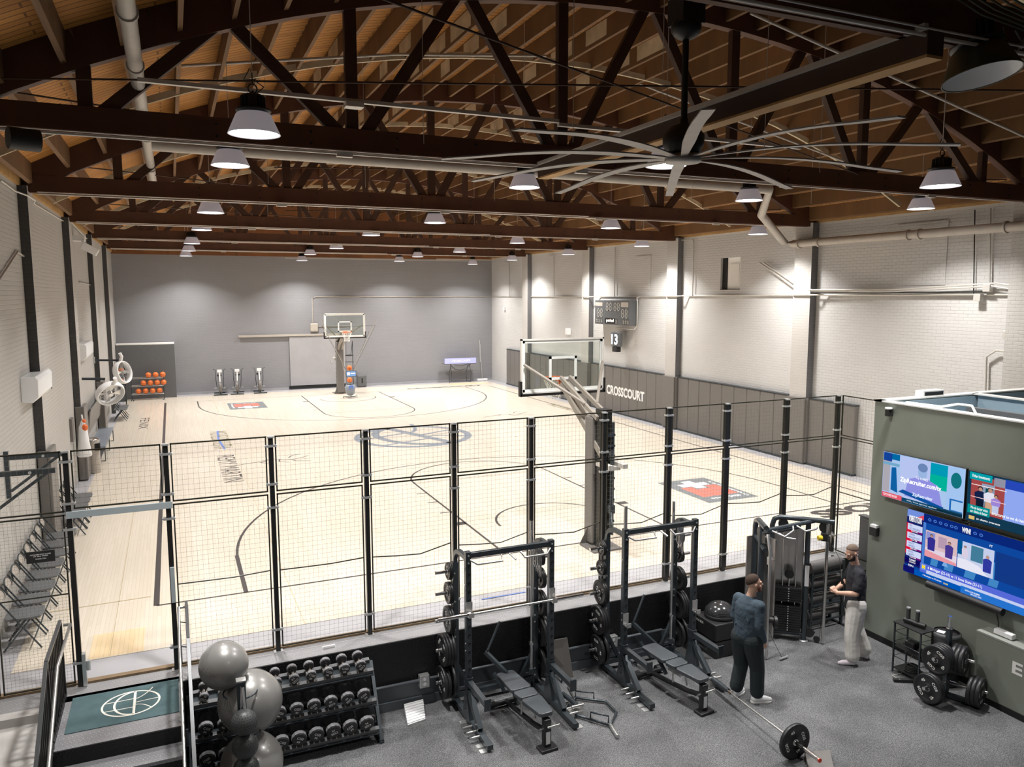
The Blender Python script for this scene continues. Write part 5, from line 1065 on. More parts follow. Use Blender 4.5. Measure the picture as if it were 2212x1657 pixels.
r=thing('leaning_boards','dark boards leaning on the step wall behind the left rack','board',(5.02,9.72,F));g=G();g.add([(-.18,.02,0),(.2,-.1,0),(.18,.06,.55),(-.2,.08,.55),(-.18,.05,0),(.2,-.07,0),(.18,.085,.55),(-.2,.10,.55)],[(0,1,2,3),(7,6,5,4),(0,4,5,1),(1,5,6,2),(2,6,7,3),(3,7,4,0)]);g.build('board',X['pad'],r)

# outlets and pipe on the riser
rod('riser_conduit',[(2.2,9.80,-.60),(6.9,9.80,-.60)],.022,X['riserg'],'dark blue-grey conduit running along the step wall','conduit',8)
for x,lb in ((2.96,'grey outlet box on the step wall beside the left rack'),(5.98,'grey outlet box on the step wall behind the right rack')):
    r=thing('outlet_box',lb,'outlet',(x,9.79,-.6));g=G();g.bx(-.07,.07,-.06,.03,-.09,.09);g.build('box',X['clamp'],r,bevel=.008);g=G();g.cyl((-.0,-.062,.035),(0,-.064,.035),.024,12);g.cyl((0,-.062,-.035),(0,-.064,-.035),.024,12);g.build('socket',X['whitep'],r)
r=thing('ledge_handle','small white pull handle on the ledge behind the dumbbells','handle',(1.72,10.02,0));g=G();g.tube([(-.08,0,.0),(-.08,-.0,.03),(.08,0,.03),(.08,0,0)],.012,8);g.build('grip',X['whitep'],r)
# plyo box and half ball
r=thing('jump_box','black soft jump box stacked in two layers beside the right rack','jump box',(7.50,9.22,F));
g=G();g.bx(0,.66,0,.56,0,.27);g.build('lower_block',X['blackp'],r,bevel=.02);g=G();g.bx(0,.66,0,.56,.275,.55);g.build('upper_block',X['blackp'],r,bevel=.02)
txt('PLYO BOX',(-.001,.5,.46),(0,-1,0),(0,0,1),.2,.04,X['white'],r,'box_lettering')
r=thing('balance_dome','shiny dark half-ball balance trainer on the black jump box','balance trainer',(7.80,9.50,F+.555));g=G();g.lathe([(.0,.0),(.24,.0),(.245,.02),(.24,.05),(.22,.06)],36);g.build('platform',X['blackp'],r)
g=G();g.lathe([(.235*math.cos(a),.05+.19*math.sin(a)) for a in [i*PI/24 for i in range(13)]],36);g.build('dome',X['dome'],r)
g=G()
for a in (.12,.24,.36): g.tube(arc((0,0,.05+.19*math.sin(a)),.236*math.cos(a),0,2*PI,36),.003,4)
g.build('ridge',X['dome'],r)
# ---------------------------------------------------------------- cable machine
r=thing('cable_machine','tall black dual cable machine with weight stack between the two men','cable machine',(0,0,F))
def ctube(pts,r_=.042,n='frame_tube',m='rack'): g=G();g.tube(pts,r_,10);return g.build(n,X[m],r)
dB=V((.76,-.65,0)).normalized();nB=V((.65,.76,0)).normalized();oB=V((9.05,9.33,0));B=lambda x,y,z: tuple(oB+dB*x+nB*y+V((0,0,z)))
TB=Matrix(((dB.x,nB.x,0,oB.x),(dB.y,nB.y,0,oB.y),(0,0,1,0),(0,0,0,1)))
ctube([B(-.29,0,.02),B(-.29,0,1.92),B(-.26,0,2.02),B(-.18,0,2.06),B(.64,0,2.04)]);ctube([B(.26,0,.02),B(.26,0,2.04)]);ctube([B(-.29,0,.12),B(.26,0,.12)],.035)
g=G();g.T=TB;g.bx(-.25,.22,.12,.14,.05,1.85);g.build('shroud_panel',X['shroud'],r)
g=G();g.T=TB
for i in range(11): g.bx(-.20,.20,-.06,.08,.16+i*.04,.16+i*.04+.034)
for i in range(6): g.bx(-.20,.20,-.06,.08,.66+i*.04,.66+i*.04+.034)
g.build('weight_stack',X['blackp'],r)
g=G();g.T=TB
for i in range(17): z=.175+i*.04+(.06 if i>10 else 0);g.bx(-.008,.008,-.065,-.06,z,z+.014)
g.build('stack_number_strip',X['white'],r)
g=G();g.T=TB
for s in (-.1,.1): g.cyl((s,0,.12),(s,0,2.0),.011,10)
g.cyl((0,0,.9),(0,0,1.12),.012,8);g.build('guide_rod',X['chrome'],r)
g=G();g.T=TB;g.cyl((0,-.03,1.12),(0,.03,1.12),.075,24);g.cyl((-.12,-.03,1.95),(-.12,.03,1.95),.08,24);g.cyl((.50,-.03,1.94),(.50,.03,1.94),.08,24);g.cyl((.34,-.02,.16),(.34,.02,.16),.08,20);g.cyl((.46,-.02,.06),(.46,.02,.06),.05,20);g.build('pulley',X['blackp'],r)
g=G();g.T=TB;g.tube([(.55,-.03,.02),(.55,-.03,2.0)],.026,10);g.build('pulley_column',X['satin'],r)
g=G();g.T=TB;g.box((.50,-.05,1.80),(.10,.10,.12));g.cyl((.60,-.06,1.80),(.63,-.06,1.80),.095,24);g.build('pulley_carriage',X['blackp'],r)
g=G();g.T=TB;g.cyl((.46,-.12,1.80),(.40,-.14,1.80),.04,14);g.tube([(.632,-.06+.05*math.cos(a*PI/8),1.8+.05*math.sin(a*PI/8)) for a in range(16)],.006,5,closed=True);g.beam((.633,-.11,1.8),(.633,-.01,1.8),.01,.01);g.beam((.633,-.06,1.75),(.633,-.06,1.85),.01,.01);g.build('yellow_marking',mat('yellow_enamel',(.85,.62,.03),.4),r)
g=G();g.T=TB;g.bx(.235,.30,-.05,-.045,.95,1.30);g.build('instruction_plate',X['whitep'],r)
g=G();g.T=TB;g.bx(.22,.32,-.052,-.044,1.30,1.34);g.build('instruction_bracket',X['blackp'],r)
# left tower
a0=V((8.24,8.90,0));dA=V((.40,.82,0)).normalized();A=lambda t,z,o=0: tuple(a0+dA*t+V((-dA.y,dA.x,0))*o+V((0,0,z)))
ctube([A(.26,2.02),A(.70,2.03),A(.82,1.98),A(.86,1.88),A(.86,1.70)],.045);ctube([A(.30,1.66),A(.86,1.72)],.035);ctube([A(.48,.02),A(.48,2.02)],.05);ctube([A(.86,.02),A(.86,1.75)],.045)
g=G();g.tube([A(0,.02),A(0.02,1.72),A(.18,1.95)],.022,10);g.build('pulley_column',X['satin'],r)
g=G();g.bx(8.46,8.78,9.68,9.70,.05,1.72);g.bx(8.75,8.78,9.35,9.68,.05,1.72);g.build('shroud_panel',X['shroud'],r)
g=G()
for t,z in ((.30,1.84),(.38,1.82),(.62,1.86)): q=V(A(t,z));o_=V((-dA.y,dA.x,0))*.02;g.cyl(q-o_,q+o_,.075,20)
q=V(A(.05,.60));g.cyl(q+V((.08,-.06,0)),q+V((.12,-.08,0)),.095,22);g.cyl(q+V((.02,0,.02)),q+V((.09,-.05,.02)),.05,14);g.build('pulley',X['blackp'],r)
g=G();g.tube([A(.2,1.1,-.05),A(.2,1.5,-.05)],.012,8);g.box(A(.26,1.50,-.08),(.07,.07,.12));g.tube([A(.2,1.52,-.14),A(.3,1.5,-.12)],.012,6);g.build('carriage_lever',X['satin'],r)
# top bars between towers
ctube([A(.28,1.98),(9.42,9.13,2.03)],.036,'pull_up_bar');ctube([A(.40,1.90),(9.15,9.25,1.92)],.034,'pull_up_bar')
for pts in ([(8.46,9.12,1.97),(8.58,8.98,1.90),(8.80,9.02,1.96),(8.88,9.12,2.0)],[(8.95,9.12,2.0),(8.98,8.95,1.95),(9.16,8.92,1.97),(9.22,8.95,1.98)],[(8.6,9.2,1.93),(8.62,8.98,1.88),(8.75,8.92,1.86)]): ctube(pts,.016,'grip_handle','satin')
g=G()
for p_ in (A(.48,0),A(.86,0),B(-.29,0,0),B(.26,0,0)): g.lathe([(0,0),(.07,0),(.07,.02),(0,.03)],16,o=p_)
g.build('foot_pad',X['clamp'],r)
g=G();g.tube([B(.60,-.06,1.72),(9.38,8.62,1.55),(9.36,8.58,1.40)],.005,5);g.tube([B(.55,-.06,1.7),B(.50,-.05,.1)],.004,5);g.tube([A(.06,.55),A(.02,.3,-.1),(8.45,8.78,.03)],.004,5);g.build('steel_cable',X['cabl'],r)
r=thing('pull_rope','black tricep rope with silver clip pulled down by the man in white trousers','rope handle',(9.36,8.55,F));g=G();g.tube([(0,0,1.40),(-.01,-.01,1.28)],.016,8);g.build('clip',X['chrome'],r)
g=G();g.tube([(-.01,-.01,1.28),(.0,-.02,1.12),(-.02,-.03,.95),(-.04,-.06,.88)],.014,8);g.tube([(-.01,-.01,1.28),(.03,-.06,1.12),(.05,-.10,.95),(.06,-.12,.88)],.014,8);g.build('rope',X['blackp'],r)
r=thing('cable_grip','small grey cable handle lying on the floor below the stack','handle',(8.47,8.78,F));g=G();g.tube([(-.08,0,.03),(.10,.02,.03)],.017,10);g.build('grip',X['clamp'],r)
# foam rollers
r=thing('roller_rack','dark open rack behind the cable machine holding foam rollers','rack',(9.98,9.5,F))
for x in (-.36,.34): g=G();g.bx(x-.02,x+.02,-.12,-.08,0,1.15);g.bx(x-.02,x+.02,.12,.16,0,1.15);g.bx(x-.02,x+.02,-.2,.2,0,.03);g.build('side_frame',X['rack'],r)
for z in (.14,.42,.70,.95): g=G();g.bx(-.36,.34,-.12,-.09,z,z+.02);g.bx(-.36,.34,.1,.13,z+.05,z+.07);g.build('shelf_bar',X['rack'],r)
for z,lb in ((.26,'lowest black foam roller on the rack behind the cable machine'),(.54,'second black foam roller from the floor on the rack'),(.81,'third black foam roller from the floor on the rack'),(1.07,'top and thickest foam roller on the rack')):
    g=G();q=.075 if z<1 else .10;g.tube([(9.58,9.46,F+z+(.02 if z>1 else 0)),(10.33,9.50,F+z+(.02 if z>1 else 0))],q,20);tag(g.build('foam_roller',X['foam']),lb,'foam roller','foam rollers')
# ---------------------------------------------------------------- corner by the screens
r=thing('small_trolley','black wire trolley beside the green wall holding gadgets','trolley',(9.86,7.62,F))
g=G()
for x in (-.14,.14):
    for y in (-.22,.22): g.bx(x-.01,x+.01,y-.01,y+.01,0,.78)
for z in (.25,.48,.64): g.tube([(-.14,-.22,z),(.14,-.22,z),(.14,.22,z),(-.14,.22,z)],.006,6,closed=True)
g.build('frame',X['rack'],r);g=G();g.bx(-.16,.16,-.24,.24,.77,.785);g.build('top_shelf',X['blackp'],r)
for z in (.06,.40): g=G();g.bx(-.14,.14,-.22,.22,z,z+.012);g.build('shelf',X['blackp'],r)
for i,(x,y,z,lb) in enumerate(((9.84,7.72,F+.79,'black massage gun standing on the trolley, the left one'),(9.86,7.58,F+.79,'black massage gun standing on the trolley, the right one'))):
    r=thing('massage_gun',lb,'massage gun',(x,y,z));g=G();g.tube([(-.02,.05,.04),(.02,-.12,.04)],.035,14);g.build('barrel',X['blackp'],r);g=G();g.tube([(0,0,.05),(0,0,.22)],.03,16);g.build('grip',X['rubball'],r);g=G();g.tube([(0,0,.22),(0,0,.24)],.03,16);g.build('cap',X['clamp'],r)
g=G();g.box((9.88,7.66,F+.47),(.14,.16,.1));tag(g.build('charger_box',X['blackp'],bevel=.02),'black gadget on the middle shelf of the trolley','gadget')
g=G()
for i in range(4): g.tube(arc((9.86,7.62,F+.10+.02*i),.11-.01*i,0,2*PI,20),.008,6)
tag(g.build('coiled_cable',X['cabl']),'coil of black cable on the bottom shelf of the trolley','cable')
r=thing('power_strip','black power strip lying on the floor by the trolley','power strip',(9.62,7.52,F));g=G();g.T=Matrix.Rotation(-.5,4,'Z');g.bx(-.18,.18,-.03,.03,0,.05);g.build('body',X['blackp'],r,bevel=.006);g=G();g.tube([(-.1,.02,.05),(-.05,.2,.02),(.15,.2,.01),(.3,.15,.3)],.005,5);g.build('cord',X['conduit'],r)
r=thing('round_bin','black round bin with a paper on its lid beside the trolley','bin',(10.12,7.30,F));g=G();g.lathe([(0,0),(.185,0),(.19,.02),(.19,.74),(.17,.76),(0,.76)],28);g.build('body',X['blackp'],r);g=G();g.lathe([(.192,.72),(.194,.765),(.17,.775)],28);g.build('rim',X['rubball'],r)
g=G();g.T=Matrix.Translation((-.06,.04,.765))@Matrix.Rotation(.4,4,'Z');g.bx(-.05,.05,-.05,.05,0,.004);g.build('paper',X['whitep'],r)
r=thing('plate_tree','black weight tree with four pegs in front of the round bin','plate tree',(9.76,7.0,F))
g=G();g.beam((0,0,.02),(0,0,1.0),.06,.06,up=(0,1,0));g.build('post',X['rack'],r);g=G();g.tube([(0,0,.85),(.02,.02,.98),(0,0,1.03)],.016,8);g.build('neck',X['satin'],r)
g=G();g.tube([(0,0,1.02),(0,0,1.19)],.027,14);g.lathe([(.03,1.01),(.045,1.01),(.045,1.025),(.03,1.025)],16);g.build('vertical_sleeve',X['chrome'],r)
dl=V((-1,-.10,0)).normalized();dr=V((.33,-.94,0)).normalized()
g=G();g.beam(V((0,0,.05)),dl*.42+V((0,0,.05)),.06,.06);g.beam(V((0,0,.05)),dr*.45+V((0,0,.05)),.06,.06);g.beam(V((0,0,.05)),V((.18,.22,.05)),.06,.06);g.build('base',X['rack'],r)
for d_,o_ in ((dl,.0),(dr,.0)):
    for z,q in ((.62,.34),(.24,.52)): g=G();g.cyl(d_*.02+V((0,0,z)),d_*q+V((0,0,z+.02)),.024,14);g.build('peg',X['chrome'],r)
for d_,z,n,nm,st in ((dl,.61,4,'upper left',.10),(dr,.61,3,'upper right',.10),(dl,.235,2,'lower left',.36),(dr,.235,3,'lower right',.33)):
    az=math.atan2(d_.y,d_.x)
    for k in range(n):
        c=V((9.76,7.0,F+z))+d_*(st+k*.054)
        plate('bumper',.205,.052,c,(random.uniform(0,6),0,az+PI),'black bumper plate on the %s peg of the weight tree'%nm,'plates on the %s peg of the weight tree'%nm)
# ---------------------------------------------------------------- ceiling fan
r=thing('ceiling_fan','large dark ceiling fan with ten long curved grey blades','ceiling fan',(4.42,6.10,6.02))
g=G();g.lathe([(0,-.10),(.16,-.10),(.17,-.08),(.16,-.03),(0,-.03)],32);g.build('hub_disc',X['fanb'],r)
g=G();g.lathe([(.0,-.03),(.15,-.02),(.19,.06),(.19,.14),(.13,.22),(.04,.25),(.035,.3),(0,.3)],32);g.build('motor',X['heat'],r)
g=G();g.tube([(0,0,.28),(0,0,1.02)],.03,12);g.build('down_rod',X['heat'],r);g=G();g.sph((0,0,1.10),.14,20,(1,1,.8));g.bx(-.12,.12,-.12,.12,1.12,1.35);g.build('ceiling_mount',X['heat'],r)
for k in range(10):
    a=math.radians(166-36*k);T=Matrix.Rotation(a,4,'Z');n=14;vs=[];fs=[]
    for i in range(n+1):
        t=i/n;x=.14+2.10*t;z=-.06+.05*math.sin(PI*min(1,t*1.2)*.75)-.10*t*t;w_=.03+.03*min(1,t*4)-.015*t;tw=.12*(1-t)
        for s in (-1,1):
            for dz in (-.006,.006): vs.append(T@V((x,s*w_,z+s*w_*tw+dz)))
    for i in range(n):
        b=i*4;c=b+4;fs+=[(b,c,c+2,b+2),(b+1,b+3,c+3,c+1),(b,b+1,c+1,c),(b+2,c+2,c+3,b+3)]
    fs+=[(0,2,3,1),(n*4,n*4+1,n*4+3,n*4+2)];g=G();g.add(vs,fs);g.build('blade',X['fanb'],r)
# bits in the upper left corner: speaker, cable mess at upper right
g=G();g.T=Matrix.Translation((-1.28,9.35,6.27))@Matrix.Rotation(.4,4,'Z');g.tube([(-.14,0,0),(.14,0,0)],.11,16);tag(g.build('hanging_speaker',X['heat']),'black cylindrical speaker hanging at the upper left beam end','speaker')
r=thing('cable_bundle','tangle of dark green cables strung at the upper right corner','cables',(0,0,0))
for i in range(9):
    a_=random.random();g=G();g.tube([(4.2+i*.05,3.3+.08*i,6.75+.02*i),(5.2,3.4+.05*i,6.62),(5.8+.04*i,3.5,6.50-.02*i),(6.5,3.4+.06*i,6.45+.03*math.sin(i*2)),(7.5,3.4,6.5)],.008,5);g.build('cable',X['lampo'],r)
for i in range(14):
    g=G();c=V((5.95+random.uniform(-.3,.4),3.75+random.uniform(-.1,.2),6.48+random.uniform(-.05,.12)));g.tube([c,c+V((random.uniform(-.1,.1),.02,random.uniform(-.05,.1))),c+V((random.uniform(-.15,.15),0,random.uniform(-.1,.12)))],.006,5);g.build('loose_end',X['olivetop'] if i%3==0 else X['lampo'],r)
# ---------------------------------------------------------------- people
def capsule(g,p,q,r1,r2,n=14,sq=1.0):
    p=V(p);q=V(q);d=q-p;L_=max(d.length,1e-5);d=d/L_;pts=[];rs=[]
    for i in range(5): a=PI/2*i/4;pts.append(p-d*(r1*math.cos(a)));rs.append(max(r1*math.sin(a),.0008))
    for i in range(1,5): t=i/5;pts.append(p.lerp(q,t));rs.append(r1+(r2-r1)*t)
    for i in range(5): a=PI/2*(4-i)/4;pts.append(q+d*(r2*math.sin(PI/2*i/4)));rs.append(max(r2*math.sin(a),.0008))
    g.tube(pts,r1,n,rs=rs,sq=sq)
def chain(g,pts,rs,n=14):
    for a,b,c,d in zip(pts[:-1],pts[1:],rs[:-1],rs[1:]): capsule(g,a,b,c,d,n)
def fuse(g,name,m,parent,vox,smooth=6,fac=.5,label=None):
    o=g.build(name,m);md=o.modifiers.new('r','REMESH');md.mode='VOXEL';md.voxel_size=vox;md.use_smooth_shade=True
    s=o.modifiers.new('s','SMOOTH');s.iterations=smooth;s.factor=fac
    dg=bpy.context.evaluated_depsgraph_get();me=bpy.data.meshes.new_from_object(o.evaluated_get(dg));me.name=name
    me.materials.clear();me.materials.append(m)
    me.polygons.foreach_set('use_smooth',[True]*len(me.polygons));bpy.data.objects.remove(o)
    o=bpy.data.objects.new(name,me);COL.objects.link(o);o.parent=parent
    if label: o['label']=label
    return o
def hand(g,w,d,pn,curl,side):
    """w wrist, d pointing direction, pn palm normal (fingers curl toward it)"""
    w=V(w);d=V(d).normalized();pn=V(pn);pn=(pn-d*pn.dot(d)).normalized();x=d.cross(pn)*side
    for k in range(4): capsule(g,w+d*.01+x*(.012*(k-1.5)*.8),w+d*.085+x*(.021*(k-1.5)),.017,.0125,10)
    capsule(g,w-d*.02,w+d*.03,.023,.024,12)
    for k,L_ in enumerate((.068,.078,.072,.056)):
        b=w+d*.088+x*(.0215*(k-1.5));a=0;p=b
        for j,f in enumerate((.45,.32,.25)):
            a+=curl*(.9,1.15,.8)[j]*(1+.05*k);q=p+(d*math.cos(a)+pn*math.sin(a))*L_*f;capsule(g,p,q,.0092-.0008*j,.0086-.0008*j,9);p=q
    t0=w+d*.03-x*.026+pn*.004;t1=t0+(d*.6-x*.6+pn*.45).normalized()*.036;t2=t1+(d*.8+x*(.2+curl*.4)+pn*(.2+curl*.5)).normalized()*.030;t3=t2+(d*.6+x*(.3+curl*.6)+pn*.35).normalized()*.024
    capsule(g,t0,t1,.0145,.0115,10);capsule(g,t1,t2,.0115,.0100,9);capsule(g,t2,t3,.0098,.0085,9)
def head(g,c,yaw_,pit,s=1.0):
    """returns frame function; face looks along +Y of the frame"""
    T=Matrix.Translation(c)@Matrix.Rotation(yaw_,4,'Z')@Matrix.Rotation(pit,4,'X')@Matrix.Diagonal((s,s,s,1))
    g.T=T
    g.sph((0,-.012,.025),.1,24,(.76,.96,.95));g.sph((0,.022,-.025),.08,20,(.80,.92,1.12));g.sph((0,.045,-.072),.042,16,(1.0,.95,.85))
    capsule(g,(0,.088,.018),(0,.110,-.022),.009,.014,10);g.sph((0,.106,-.026),.0135,10,(1.15,.9,.7))
    for s_ in (-1,1):
        g.sph((s_*.031,.078,.012),.0155,12);capsule(g,(s_*.018,.088,.030),(s_*.048,.076,.030),.009,.007,8)
        g.sph((s_*.045,.058,-.025),.026,12,(.8,.8,.9));g.sph((s_*.079,-.005,-.004),.026,12,(.35,.72,1.15));g.sph((s_*.084,-.012,.004),.018,10,(.4,.8,1.1))
    capsule(g,(-.02,.091,-.050),(.02,.091,-.050),.009,.009,8);capsule(g,(-.016,.091,-.061),(.016,.091,-.061),.009,.009,8)
    g.T=None;return T
def person(label,loc,rz,P):
    r=thing('person',label,'person',loc,rz)
    sk=mat('skin_'+P['id'],P['skin'],.5,var=.06,vs=30)
    nb=V(P['neck']);hc=V(P['headc'])
    g=G()
    chain(g,[P['pelvis'],P['waist'],P['chest'],nb],[.135,.12,.13,.055]);chain(g,[nb-V((0,0,.03)),hc+V((0,-.02,-.05))],[.062,.058])
    T=head(g,hc,P['hyaw'],P['hpit'])
    for s,k in ((-1,'L'),(1,'R')):
        sh,el,wr=[V(q) for q in P['arm'+k]];chain(g,[nb.lerp(sh,.35)-V((0,0,.05)),sh,el.lerp(sh,.5),el],[.055,.056,.048,.040]);chain(g,[el,el.lerp(wr,.4),wr],[.041,.042,.027])
        hd=P['hand'+k];hand(g,wr,hd[0],hd[1],hd[2],s)
        hp,kn,an,toe=[V(q) for q in P['leg'+k]];chain(g,[hp,hp.lerp(kn,.5),kn],[.095,.078,.055]);chain(g,[kn,kn.lerp(an,.35),an],[.055,.054,.034]);chain(g,[an-V((0,0,.03)),toe],[.034,.026])
    fuse(g,'body',sk,r,.0048,5,.4)
    # eyes, brows
    g=G();g.T=T
    for s_ in (-1,1): g.sph((s_*.031,.0935,.010),.0062,10)
    g.build('eye',X['blackp'],r)
    g=G();g.T=T
    for s_ in (-1,1): g.tube([(s_*.017,.098,.033),(s_*.032,.097,.038),(s_*.048,.086,.033)],.004,6)
    g.build('eyebrow',mat('brow_'+P['id'],P['hairc'],.9),r)
    hm=mat('hair_'+P['id'],P['hairc'],.85,bump=.6,bs=220,var=.25,vs=60)
    g=G();g.T=T@Matrix.Translation((0,-.018,.036));H=P['hair']
    vs=[];fs=[];n=32;rows=14
    for i in range(rows+1):
        for j in range(n):
            a=2*PI*j/n;fr=.5+.5*math.sin(a)       # 1 at the face side
            tmax=PI*(H['back']*(1-fr)+H['front']*fr) if abs(math.cos(a))<.6 or fr<.5 else PI*(H['side']*(1-fr)*2+H['front']*(2*fr-1))
            th=tmax*i/rows;rr=.1015+H['th']*(1-(i/rows)**3)
            vs.append((math.sin(th)*math.cos(a)*rr*.785,math.sin(th)*math.sin(a)*rr*.98,math.cos(th)*rr*.96))
    for i in range(rows):
        for j in range(n): fs.append((i*n+j,(i+1)*n+j,(i+1)*n+(j+1)%n,i*n+(j+1)%n))
    g.add(vs,fs,True);ho=g.build('hair',hm,r);sd=ho.modifiers.new('s','SOLIDIFY');sd.thickness=.005;sd.offset=-1
    g=G();g.T=T
    for t in range(-5,6):
        a=t/5*1.35;x=.070*math.sin(a);y=.020+.062*math.cos(a);capsule(g,(x*1.02,y*.72+.0,-.028-.0*abs(t)),(x*.8,y+.002,-.092+.008*abs(t)/5),.010,.015,9)
    capsule(g,(-.022,.098,-.040),(.022,.098,-.040),.005,.005,8)
    fuse(g,'beard',mat('beard_'+P['id'],P['beardc'],.9,bump=.6,bs=260),r,.004,3,.4)
    # shirt
    g=G();e=P['ease'];pe=V(P['hem'])
    def ell(c,rx_,ry_): 
        c=V(c);pts=[]
        return c,rx_,ry_
    secs=P['torso'];n=28;vs=[];fs=[]
    for c,rx_,ry_ in secs:
        c=V(c)
        for j in range(n): a=2*PI*j/n;vs.append((c.x+rx_*math.cos(a)*P['tc']-ry_*math.sin(a)*P['ts'],c.y+rx_*math.cos(a)*P['ts']+ry_*math.sin(a)*P['tc'],c.z+.006*math.sin(3*a+c.z*20)))
    m=len(secs)
    for i in range(m-1):
        for j in range(n): fs.append((i*n+j,i*n+(j+1)%n,(i+1)*n+(j+1)%n,(i+1)*n+j))
    fs.append(tuple(range(n-1,-1,-1)));fs.append(tuple((m-1)*n+j for j in range(n)));g.add(vs,fs,True)
    for k in 'LR':
        sh,el,wr=[V(q) for q in P['arm'+k]]
        if P['sleeve']=='long': chain(g,[nb.lerp(sh,.55)-V((0,0,.045)),sh,sh.lerp(el,.5),el,el.lerp(wr,.5),wr-(wr-el).normalized()*.02],[.075,.078,.070,.062,.055,.040])
        else: chain(g,[nb.lerp(sh,.55)-V((0,0,.045)),sh,sh.lerp(el,.45),sh.lerp(el,.72)],[.072,.076,.076,.074])
    for i in range(9):     # soft folds
        z=random.uniform(.98,1.30);a=random.uniform(0,2*PI);q=V(secs[2][0]);rr=secs[2][1]*.93
        p0=V((q.x+rr*math.cos(a),q.y+rr*.66*math.sin(a),z));capsule(g,p0,p0+V((random.uniform(-.07,.07),random.uniform(-.03,.03),random.uniform(-.12,-.04))),.014,.010,8)
    fuse(g,P['topname'],mat('cloth_'+P['id'],P['top'],.85,bump=.9,bs=7,bd=.035,var=.06),r,.007,7,.5)
    # trousers
    g=G();capsule(g,V(P['pelvis'])+V((0,0,.02)),V(P['pelvis'])+V((0,0,.12)),.150,.140,20);
    for k in 'LR':
        hp,kn,an,toe=[V(q) for q in P['leg'+k]];ex=P['leg_ease']
        chain(g,[hp+V((0,0,.02)),hp.lerp(kn,.4),kn,kn.lerp(an,.45),kn.lerp(an,.82),kn.lerp(an,P['cuff'])],[.135+ex*.3,.105+ex,.080+ex,.076+ex,.070+ex*1.2,.048+ex*.3])
    fuse(g,'trousers',mat('trouser_'+P['id'],P['leg'],.9,bump=.45,bs=8,bd=.03,var=.05),r,.007,6,.5)
    for k in 'LR':
        hp,kn,an,toe=[V(q) for q in P['leg'+k]];d=toe-an;d.z=0;d.normalize();g=G();base=V((an.x,an.y,0));side=V((-d.y,d.x,0))
        if P['foot']=='shoe':
            chain(g,[base-d*.035+V((0,0,.055)),base+d*.05+V((0,0,.052)),base+d*.13+V((0,0,.042)),base+d*.185+V((0,0,.034))],[.050,.048,.046,.034]);capsule(g,an-V((0,0,.005)),base+V((0,0,.06)),.046,.050)
            fuse(g,'shoe',X['whitep'],r,.006,4,.5)
            g=G();g.T=Matrix(((d.x,side.x,0,base.x),(d.y,side.y,0,base.y),(0,0,1,0),(0,0,0,1)));g.prism([(-.082,-.03),(-.05,-.045),(.05,-.044),(.13,-.052),(.19,-.04),(.218,0),(.19,.04),(.13,.052),(.05,.044),(-.05,.045),(-.082,.03),(-.09,0)],0,.026);g.build('sole',X['white'],r,bevel=.006)
        else:
            chain(g,[an+V((0,0,.10)),an,base-d*.015+V((0,0,.045)),base+d*.07+V((0,0,.040)),base+d*.15+V((0,0,.030)),base+d*.19+V((0,0,.024))],[.042,.038,.042,.040,.038,.024]);fuse(g,'sock',mat('sock_'+P['id']+k,(.78,.72,.78),.9,bump=.2,bs=300),r,.0055,4,.5)
    return r
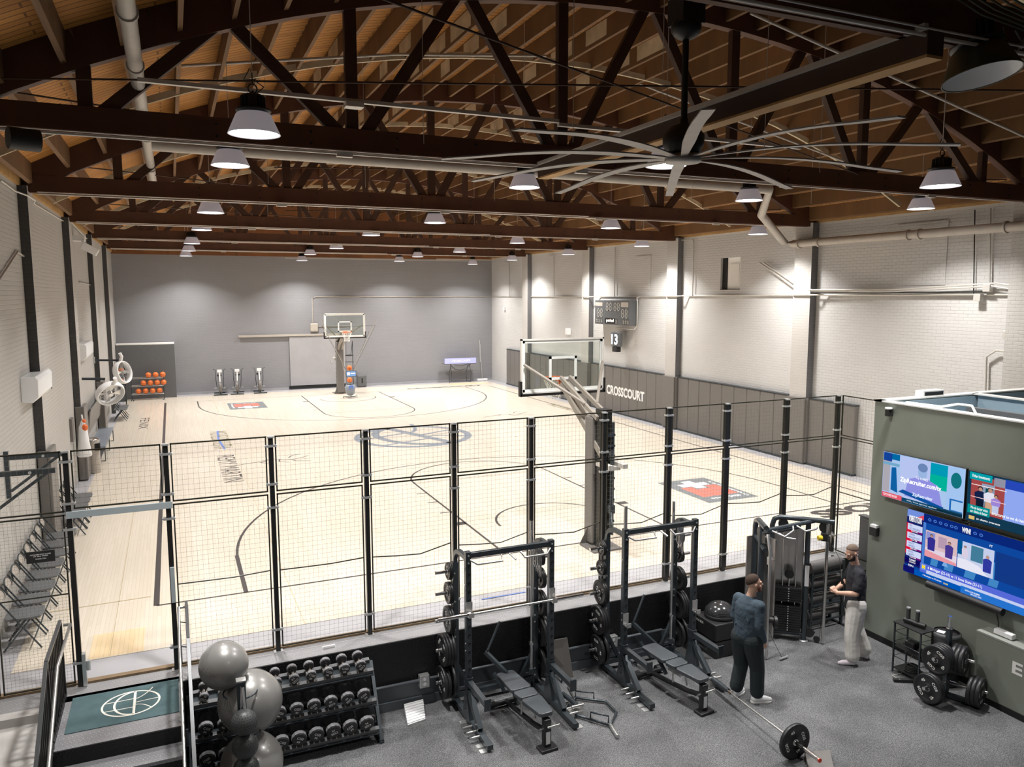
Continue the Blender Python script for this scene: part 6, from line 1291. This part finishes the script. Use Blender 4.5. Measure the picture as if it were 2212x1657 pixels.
A_=dict(id='a',skin=(.60,.36,.26),hairc=(.17,.12,.09),beardc=(.03,.022,.02),neck=(-.0,.02,1.55),headc=(-.02,.085,1.735),hyaw=.45,hpit=-.42,pelvis=(0,0,.95),waist=(0,0,1.08),chest=(0,.0,1.32),
  armL=((-.205,.0,1.475),(-.29,.06,1.19),(-.13,.30,1.13)),armR=((.205,.0,1.475),(.27,.08,1.19),(.02,.30,1.11)),handL=((.35,.45,.55),(.8,.1,-.3),.85),handR=((-.5,.35,.55),(-.8,.3,-.3),.85),
  legL=((-.10,0,.92),(-.13,.05,.50),(-.14,.03,.085),(-.15,.20,.03)),legR=((.10,0,.92),(.13,-.06,.50),(.13,-.22,.085),(.23,-.08,.03)),
  hair=dict(back=.56,front=.27,side=.40,th=.003),ease=.02,hem=(0,0,.88),torso=[((0,0,.86),.195,.155),((0,0,.93),.20,.155),((0,0,1.10),.19,.140),((0,.0,1.28),.20,.145),((0,.0,1.40),.205,.135),((0,.01,1.48),.17,.105),((0,.015,1.54),.085,.075),((0,.018,1.56),.070,.066)],tc=1,ts=0,
  sleeve='short',topname='t_shirt',top=(.020,.020,.026),leg=(.72,.70,.66),leg_ease=.034,cuff=.90,foot='sock')
pa=person('man in black t-shirt, white trousers and pale socks, holding a cable rope',(9.42,8.32,F),.95,A_)
g=G();g.box((-.17,-.118,.90),(.03,.004,.03));g.build('hem_tag',X['white'],pa)
B_=dict(id='b',skin=(.62,.38,.28),hairc=(.055,.032,.022),beardc=(.16,.06,.03),neck=(0,.02,1.50),headc=(.03,.065,1.675),hyaw=-.55,hpit=.10,pelvis=(0,-.02,.90),waist=(0,0,1.04),chest=(0,.0,1.28),
  armL=((-.18,.0,1.42),(-.215,-.03,1.15),(-.19,.10,.92)),armR=((.18,.0,1.42),(.225,-.05,1.15),(.215,.08,.90)),handL=((.05,.2,-1),(.9,.2,0),.45),handR=((-.05,.25,-1),(-.9,.2,0),.45),
  legL=((-.10,-.02,.88),(-.11,.02,.48),(-.13,-.06,.085),(-.15,.10,.03)),legR=((.10,-.02,.88),(.13,.06,.48),(.15,.05,.085),(.24,.20,.03)),
  hair=dict(back=.60,front=.31,side=.47,th=.013),ease=.02,hem=(0,0,.92),torso=[((0,-.01,.90),.155,.135),((0,-.01,.94),.185,.155),((0,0,1.02),.205,.165),((0,0,1.14),.20,.155),((0,.0,1.26),.205,.155),((0,.0,1.37),.205,.140),((0,.005,1.44),.165,.11),((0,.015,1.49),.085,.078),((0,.018,1.51),.068,.066)],tc=1,ts=0,
  sleeve='long',topname='sweatshirt',top=(.042,.066,.09),leg=(.018,.026,.030),leg_ease=.022,cuff=.95,foot='shoe')
pb=person('man in dark blue sweatshirt, black trousers and white sneakers, standing watching',(7.15,8.10,F),-1.38,B_)
# ---------------------------------------------------------------- world and view
w=bpy.data.worlds.new('dim_room');sc.world=w;w.use_nodes=True;w.node_tree.nodes['Background'].inputs[0].default_value=(.9,.85,.8,1);w.node_tree.nodes['Background'].inputs[1].default_value=.02
vs_=sc.view_settings;vs_.view_transform='Standard';vs_.look='None';vs_.gamma=1;vs_.exposure=0.0
